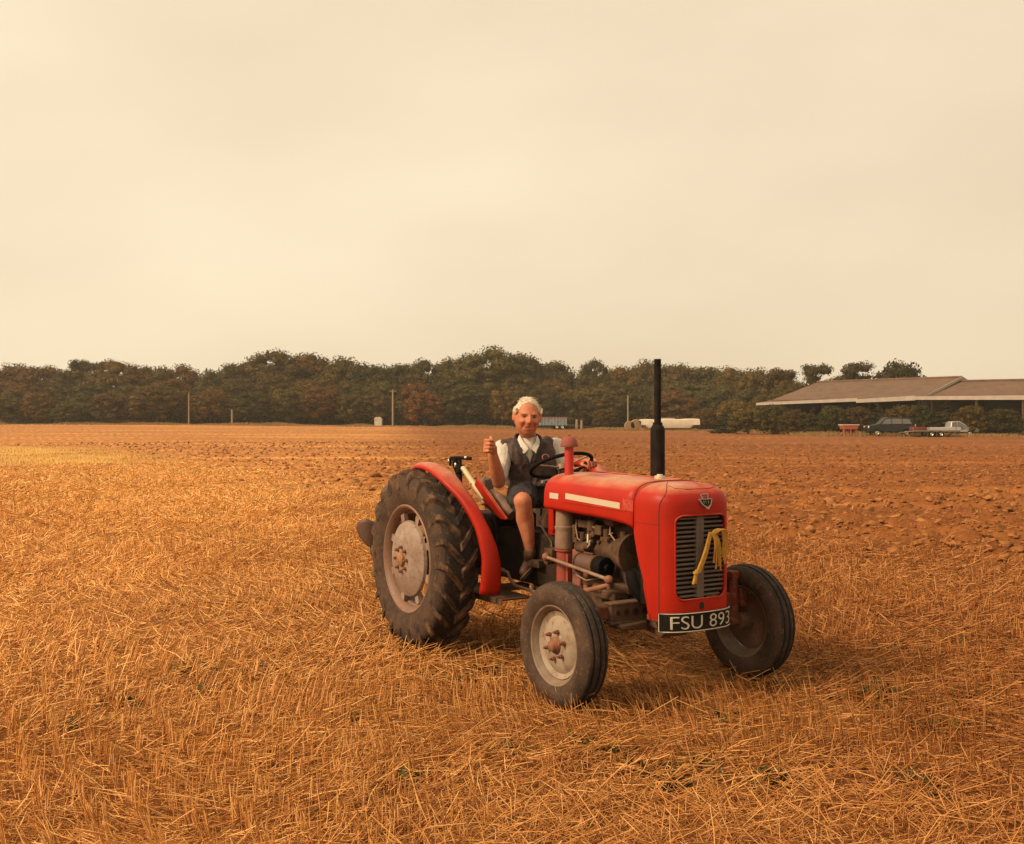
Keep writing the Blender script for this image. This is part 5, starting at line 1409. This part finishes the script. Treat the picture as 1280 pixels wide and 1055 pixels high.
# cars
def car(name, px, D, rz, prof, length, width, glass, wheels, paint, label, cat, lights, wr=.34, flipx=False):
    o = empty(name, wpos(px, D), rz); tag(o, label, cat)
    sx = -1 if flipx else 1
    b = MB(); b.prism([(sx * x, z) for x, z in prof], -width / 2, width / 2)
    for v in b.v:
        if v.z > 1.0: v.y *= 1 - .14 * (v.z - 1.0) / .75
    b.build('body', paint, o, .05)
    gm = mat('car_glass', (.075, .068, .062), .12, spec=.9)  # base colour lightened in place of reflections in the panes
    for g in glass:
        for s2 in (-1, 1):
            b = MB(); V = []
            for x, z in g: V.append((sx * x, s2 * (width / 2 * (1 - .14 * max(0, z - 1.0) / .75) + .012), z))
            V2 = [(x, y - s2 * .03, z) for x, y, z in V]; n = len(V)
            b.add(V + V2, [tuple(range(n)), tuple(range(2 * n - 1, n - 1, -1))] + [(i, (i + 1) % n, n + (i + 1) % n, n + i) for i in range(n)]); b.build('window', gm, o)
    for x in wheels:
        for y in (-width / 2 + .1, width / 2 - .1): wheel_(o, sx * x, y, wr)
    for (x, z, c_) in lights:
        for y in (-width / 2 + .06, width / 2 - .06):
            b = MB(); b.box((sx * x, y * 1.02, z), (.10, .22, .20)); b.build('headlight' if c_ == 'w' else 'tail_light', mat('lamp_lens_' + c_, (.7, .6, .5) if c_ == 'w' else (.55, .20, .12), .2), o, .02)
    b = MB(); b.box((sx * prof[0][0] * 0, 0, .38), (length * .96, width * .9, .14)); b.build('underbody', M['dark'], o)
    return o
SUVZ = 1.08
suvp = [(-2.28, .42), (-2.32, .70), (-2.22, .98), (-1.55, 1.08), (-1.15, 1.16), (-.62, 1.68), (-.35, 1.76), (1.7, 1.74), (1.98, 1.66), (2.22, 1.08), (2.28, .80), (2.26, .42)]
car('estate_car', 1112, 103, R(-6), suvp, 4.6, 1.85, [[(-1.0, 1.14), (-.55, 1.60), (-.05, 1.62), (-.05, 1.14)], [(.02, 1.14), (.02, 1.62), (.95, 1.62), (.98, 1.14)], [(1.05, 1.14), (1.02, 1.62), (1.70, 1.58), (1.90, 1.14)]], (-1.42, 1.36),
    mat('dark_green_paint', (.010, .013, .012), .5, spec=.25), 'dark green off road estate car parked in front of the barn hedge', 'car', [(-2.24, .86, 'w'), (2.24, 1.0, 'r')], .38).scale = (1, 1, 1.08)
pk = [(-2.45, .50), (-2.48, .92), (-.42, .96), (-.38, 1.42), (-.20, 1.56), (.55, 1.55), (1.25, 1.08), (2.2, .90), (2.42, .72), (2.42, .42)]
car('pickup_truck', 1190, 106, R(-3), pk, 4.9, 1.75, [[(-.30, 1.0), (-.28, 1.40), (-.12, 1.48), (.20, 1.48), (.20, 1.0)], [(.26, 1.0), (.26, 1.48), (.50, 1.48), (1.05, 1.06)]], (-1.5, 1.5),
    mat('silver_paint', (.42, .40, .38), .3, metal=.4), 'silver pickup truck behind the flat trailer at the right end of the hedge', 'car', [(2.38, .76, 'w')], .33)
# flatbed trailer
fb = empty('flatbed_trailer', wpos(1166, 101), R(-2)); tag(fb, 'low flatbed trailer in front of the silver pickup', 'trailer')
b = MB(); b.box((0, 0, .52), (4.6, 1.9, .10)); b.box((0, -.95, .60), (4.6, .05, .12)); b.build('deck', mat('deck_grey', (.20, .16, .13), .8, var=(.12, .09, .07), vscale=3), fb, .01)
b = MB(); b.box((-1.6, 0, .78), (1.0, 1.2, .40)); b.cyl((-.9, 0, .76), .22, .9, 'Y'); b.build('load', M['redworn'], fb, .06)
b = MB(); b.box((1.9, -.9, .74), (.06, .06, .5)); b.box((-2.2, -.9, .74), (.06, .06, .5)); b.tube([(-2.3, 0, .45), (-3.2, 0, .42)], .05); b.build('frame', M['rodm'], fb)
for x in (-.5, .4):
    for y in (-.95, .95): wheel_(fb, x, y, .28)
# red hopper machine
sd = empty('seed_drill', wpos(1061, 104), R(4)); tag(sd, 'small orange red farm machine with pale lid left of the dark car', 'machine')
orange = mat('machine_orange', (.42, .075, .02), .6, var=(.3, .07, .03), vscale=3)
b = MB(); b.prism([(-.85, 1.15), (.85, 1.15), (.70, .75), (-.70, .75)], -.5, .5); b.build('hopper', orange, sd, .02)
b = MB(); b.box((0, 0, 1.20), (1.8, 1.1, .10)); b.build('lid', mat('pale_lid', (.55, .42, .33), .6), sd, .02)
b = MB()
for x in (-.65, 0.05, .6): b.box((x, -.4, .42), (.12, .12, .75)); b.box((x * .8 + .1, .1, .45), (.28, .2, .55))
b.box((0, -.4, .30), (1.5, .1, .1)); b.build('frame', orange, sd, .01)
for x in (-.55, .55): wheel_(sd, x, .45, .32, .18)

# ------------------------------------------------------------------ barn
asb = mat('brown_sheet_roof', (.15, .080, .047), .9, var=(.095, .052, .032), vscale=.8, stain=((.19, .125, .085), 2.2, .56, .7))
def corrugate(m):
    nt = m.node_tree; N = nt.nodes; L = nt.links; tc = N.new('ShaderNodeTexCoord'); w_ = N.new('ShaderNodeTexWave'); w_.inputs['Scale'].default_value = 3.2; L.new(tc.outputs['Object'], w_.inputs['Vector'])
    bp = N.new('ShaderNodeBump'); bp.inputs['Strength'].default_value = .5; bp.inputs['Distance'].default_value = .05; L.new(w_.outputs['Fac'], bp.inputs['Height']); L.new(bp.outputs[0], N['Principled BSDF'].inputs['Normal'])
corrugate(asb)
fas = mat('pale_fascia', (.36, .30, .25), .7, var=(.29, .24, .20), vscale=1.5)
def quad_slab(b, A, B, C_, D_, th):
    V = [Vector(p) for p in (A, B, C_, D_)]; V2 = [p - Vector((0, 0, th)) for p in V]
    b.add(V + V2, [(0, 1, 2, 3), (7, 6, 5, 4), (0, 4, 5, 1), (1, 5, 6, 2), (2, 6, 7, 3), (3, 7, 4, 0)])
def P2(u, v, D): return W(u, v, D)
def barn(name, A, B, half, ze, zr, label, over=.6, fascia=None, gable=True):
    """A,B ground points of the front eave; half = vector from eave to ridge on plan"""
    A = Vector((*A, 0)); B = Vector((*B, 0)); h = Vector((*half, 0)); e = (B - A).normalized()
    zg = min(g1(A.x, A.y), g1(B.x, B.y)) - .2
    o = empty(name, (A.x, A.y, 0)); tag(o, label, 'barn')
    Z = Vector((0, 0, 1)); O = A.copy(); A = A - O; B = B - O
    hn = h.normalized()
    def mk(nm, fn, m, bev=0):
        b = MB(); fn(b); return b.build(nm, m, o, bev)
    def roof(b):
        dz = (zr - ze) / h.length * over
        quad_slab(b, A - e * .4 - hn * over + Z * (ze - dz), B + e * .2 - hn * over + Z * (ze - dz), B + e * .2 + h + Z * zr, A - e * .4 + h + Z * zr, .12)
        quad_slab(b, A - e * .4 + h * 2 + hn * over + Z * (ze - dz), A - e * .4 + h + Z * (zr + .003), B + e * .2 + h + Z * (zr + .003), B + e * .2 + h * 2 + hn * over + Z * (ze - dz), .12)
    rf = mk('roof', roof, asb)
    b = MB(); b.tube([A - e * .4 + h + Z * (zr + .05), B + e * .2 + h + Z * (zr + .05)], .16, 10); b.build('ridge_cap', asb, rf)
    def wall(b):
        quad_slab(b, A + h * 2 + Z * ze, B + h * 2 + Z * ze, B + h * 2 - hn * .2 + Z * ze, A + h * 2 - hn * .2 + Z * ze, ze - zg)
        for Q in (A, B - e * .2):
            V = [Q + Z * zg, Q + h * 2 + Z * zg, Q + h * 2 + Z * (ze - .13), Q + h + Z * (zr - .13), Q + Z * (ze - .13)]
            V2 = [p + e * .2 for p in V]; b.add(V + V2, [(0, 1, 2, 3, 4), (9, 8, 7, 6, 5)] + [(i, (i + 1) % 5, 5 + (i + 1) % 5, 5 + i) for i in range(5)])
    mk('wall', wall, mat('dark_boarding', (.045, .032, .024), .9, var=(.07, .05, .035), vscale=2))
    L_ = (B - A).length
    for k in range(int(L_ / 4.5) + 1):
        q = A + e * (.3 + (L_ - .6) * k / int(L_ / 4.5))
        b = MB(); b.box(q + Z * ((ze + zg) / 2 - .1), (.2, .2, ze - zg - .25)); b.build('stanchion', M['brown'], o)
    def bargeb(b):
        s0 = B + e * .25; n_ = .28
        for (p, q) in ((s0 - hn * over + Z * (ze - .2), s0 + h + Z * (zr + .12)), (s0 + h + Z * (zr + .12), s0 + h * 2 + hn * over + Z * (ze - .2))):
            V = [p, q, q - Z * n_ * 1.1, p - Z * n_ * 1.1]; V2 = [v + e * .08 for v in V]
            b.add(V + V2, [(0, 1, 2, 3), (7, 6, 5, 4)] + [(i, (i + 1) % 4, 4 + (i + 1) % 4, 4 + i) for i in range(4)])
    if gable: mk('bargeboard', bargeb, fas)
    return o, O
ba, O = barn('barn', (32.2, 125), (44.5, 112), (7.2, 6.85), 4.85, 7.15, 'long open fronted barn with brown corrugated roof and pale fascia, left of the two')
def fasc(p, q, h, th=.12):
    b = MB(); p = Vector(p) - O; q = Vector(q) - O
    e = (q - p).normalized(); n_ = Vector((-e.y, e.x, 0)) * th; Z = Vector((0, 0, 1))
    V = [p, q, q - Z * h, p - Z * (h * .8)]; V2 = [v + n_ for v in V]; b.add(V + V2, [(0, 1, 2, 3), (7, 6, 5, 4)] + [(i, (i + 1) % 4, 4 + (i + 1) % 4, 4 + i) for i in range(4)])
    b.build('fascia', fas, ba)
fasc(P2(945, 503.5, 124), P2(1071, 497.5, 114.5), .38); fasc(P2(1070, 499, 114.4), P2(1144, 494.5, 109.5), .50); fasc(P2(1143, 495.5, 109.4), P2(1290, 494, 101), .45)
b = MB(); quad_slab(b, P2(945, 504, 124.1) - O, P2(1144, 495.4, 109.6) - O, Vector((45.0, 113.0, 4.72)) - O, Vector((31.8, 126, 4.72)) - O, .08)
b.build('canopy', asb, ba)
barn('barn', (45.6, 112.8), (62, 104), (3.6, 6.6), 4.85, 6.65, 'lower brown roofed barn adjoining on the right, cut by the picture edge')

# ------------------------------------------------------------------ air
b = MB(); b.box((0, 0, 15.5), (1480, 1480, 35))
hz = b.build('haze', None, None, smooth=0); hz.data.materials.clear()
hm = bpy.data.materials.new('haze'); hm.use_nodes = True; hn = hm.node_tree; hn.nodes.remove(hn.nodes['Principled BSDF'])
pv = hn.nodes.new('ShaderNodeVolumePrincipled'); pv.inputs['Color'].default_value = (.9, .84, .72, 1); pv.inputs['Density'].default_value = .00042; pv.inputs['Anisotropy'].default_value = .2
hn.links.new(pv.outputs[0], hn.nodes['Material Output'].inputs['Volume']); hz.data.materials.append(hm)
tag(hz, 'thin warm haze in the air over the field', 'haze', kind='stuff')
# ------------------------------------------------------------------ camera, light, sky
cam = bpy.data.cameras.new('camera'); co = bpy.data.objects.new('camera', cam); link(co)
cam.sensor_width = 36; cam.lens = F / 1280 * 36; cam.clip_end = 6000; cam.clip_start = .05
co.location = (0, 0, CAMZ); co.rotation_euler = (R(90) + math.atan((HOR - 527.5) / F), 0, 0)
S.camera = co
SUN = Vector((-.80, -.36, .66)).normalized()
sl_ = bpy.data.lights.new('sun', 'SUN'); sl_.energy = 4.2; sl_.angle = R(16); sl_.color = (1.0, .74, .47)
so = bpy.data.objects.new('sun', sl_); link(so); so.rotation_euler = SUN.to_track_quat('Z', 'Y').to_euler()
w = bpy.data.worlds.new('World'); S.world = w; w.use_nodes = True
N = w.node_tree.nodes; L = w.node_tree.links; bg = N['Background']; bg.inputs['Strength'].default_value = .1
sk = N.new('ShaderNodeTexSky'); sk.sky_type = 'NISHITA'; sk.sun_disc = False; sk.sun_elevation = math.asin(SUN.z); sk.sun_rotation = math.atan2(SUN.x, SUN.y)
sk.dust_density = 4; sk.ozone_density = .5
tc = N.new('ShaderNodeTexCoord')
mp = N.new('ShaderNodeMapping'); mp.inputs['Scale'].default_value = (1.1, 1.1, 2.6); mp.inputs['Rotation'].default_value = (R(6), R(-7), 0); L.new(tc.outputs['Generated'], mp.inputs['Vector'])
nz = N.new('ShaderNodeTexNoise'); nz.inputs['Scale'].default_value = 2.0; nz.inputs['Detail'].default_value = 6; nz.inputs['Roughness'].default_value = .42; L.new(mp.outputs[0], nz.inputs['Vector'])
# high haze cloud is brighter towards the sun
dt = N.new('ShaderNodeVectorMath'); dt.operation = 'DOT_PRODUCT'; L.new(tc.outputs['Generated'], dt.inputs[0]); dt.inputs[1].default_value = SUN
ad = N.new('ShaderNodeMath'); ad.operation = 'MULTIPLY_ADD'; L.new(dt.outputs['Value'], ad.inputs[0]); ad.inputs[1].default_value = .38; L.new(nz.outputs['Fac'], ad.inputs[2])
cr_ = N.new('ShaderNodeValToRGB'); e = cr_.color_ramp.elements
e[0].position = .0; e[0].color = (.72, .56, .375, 1); e[1].position = .80; e[1].color = (1.03, .87, .61, 1)
L.new(ad.outputs[0], cr_.inputs[0])
vm = N.new('ShaderNodeVectorMath'); vm.operation = 'SCALE'; vm.inputs['Scale'].default_value = 10; L.new(cr_.outputs[0], vm.inputs[0])
mx = N.new('ShaderNodeMix'); mx.data_type = 'RGBA'; mx.inputs[0].default_value = .93; L.new(sk.outputs[0], mx.inputs[6]); L.new(vm.outputs[0], mx.inputs[7]); L.new(mx.outputs[2], bg.inputs['Color'])
S.view_settings.view_transform = 'Standard'; S.view_settings.look = 'None'; S.view_settings.exposure = .15; S.view_settings.gamma = 1
S.cycles.use_denoising = True
S.cycles.max_bounces = 6
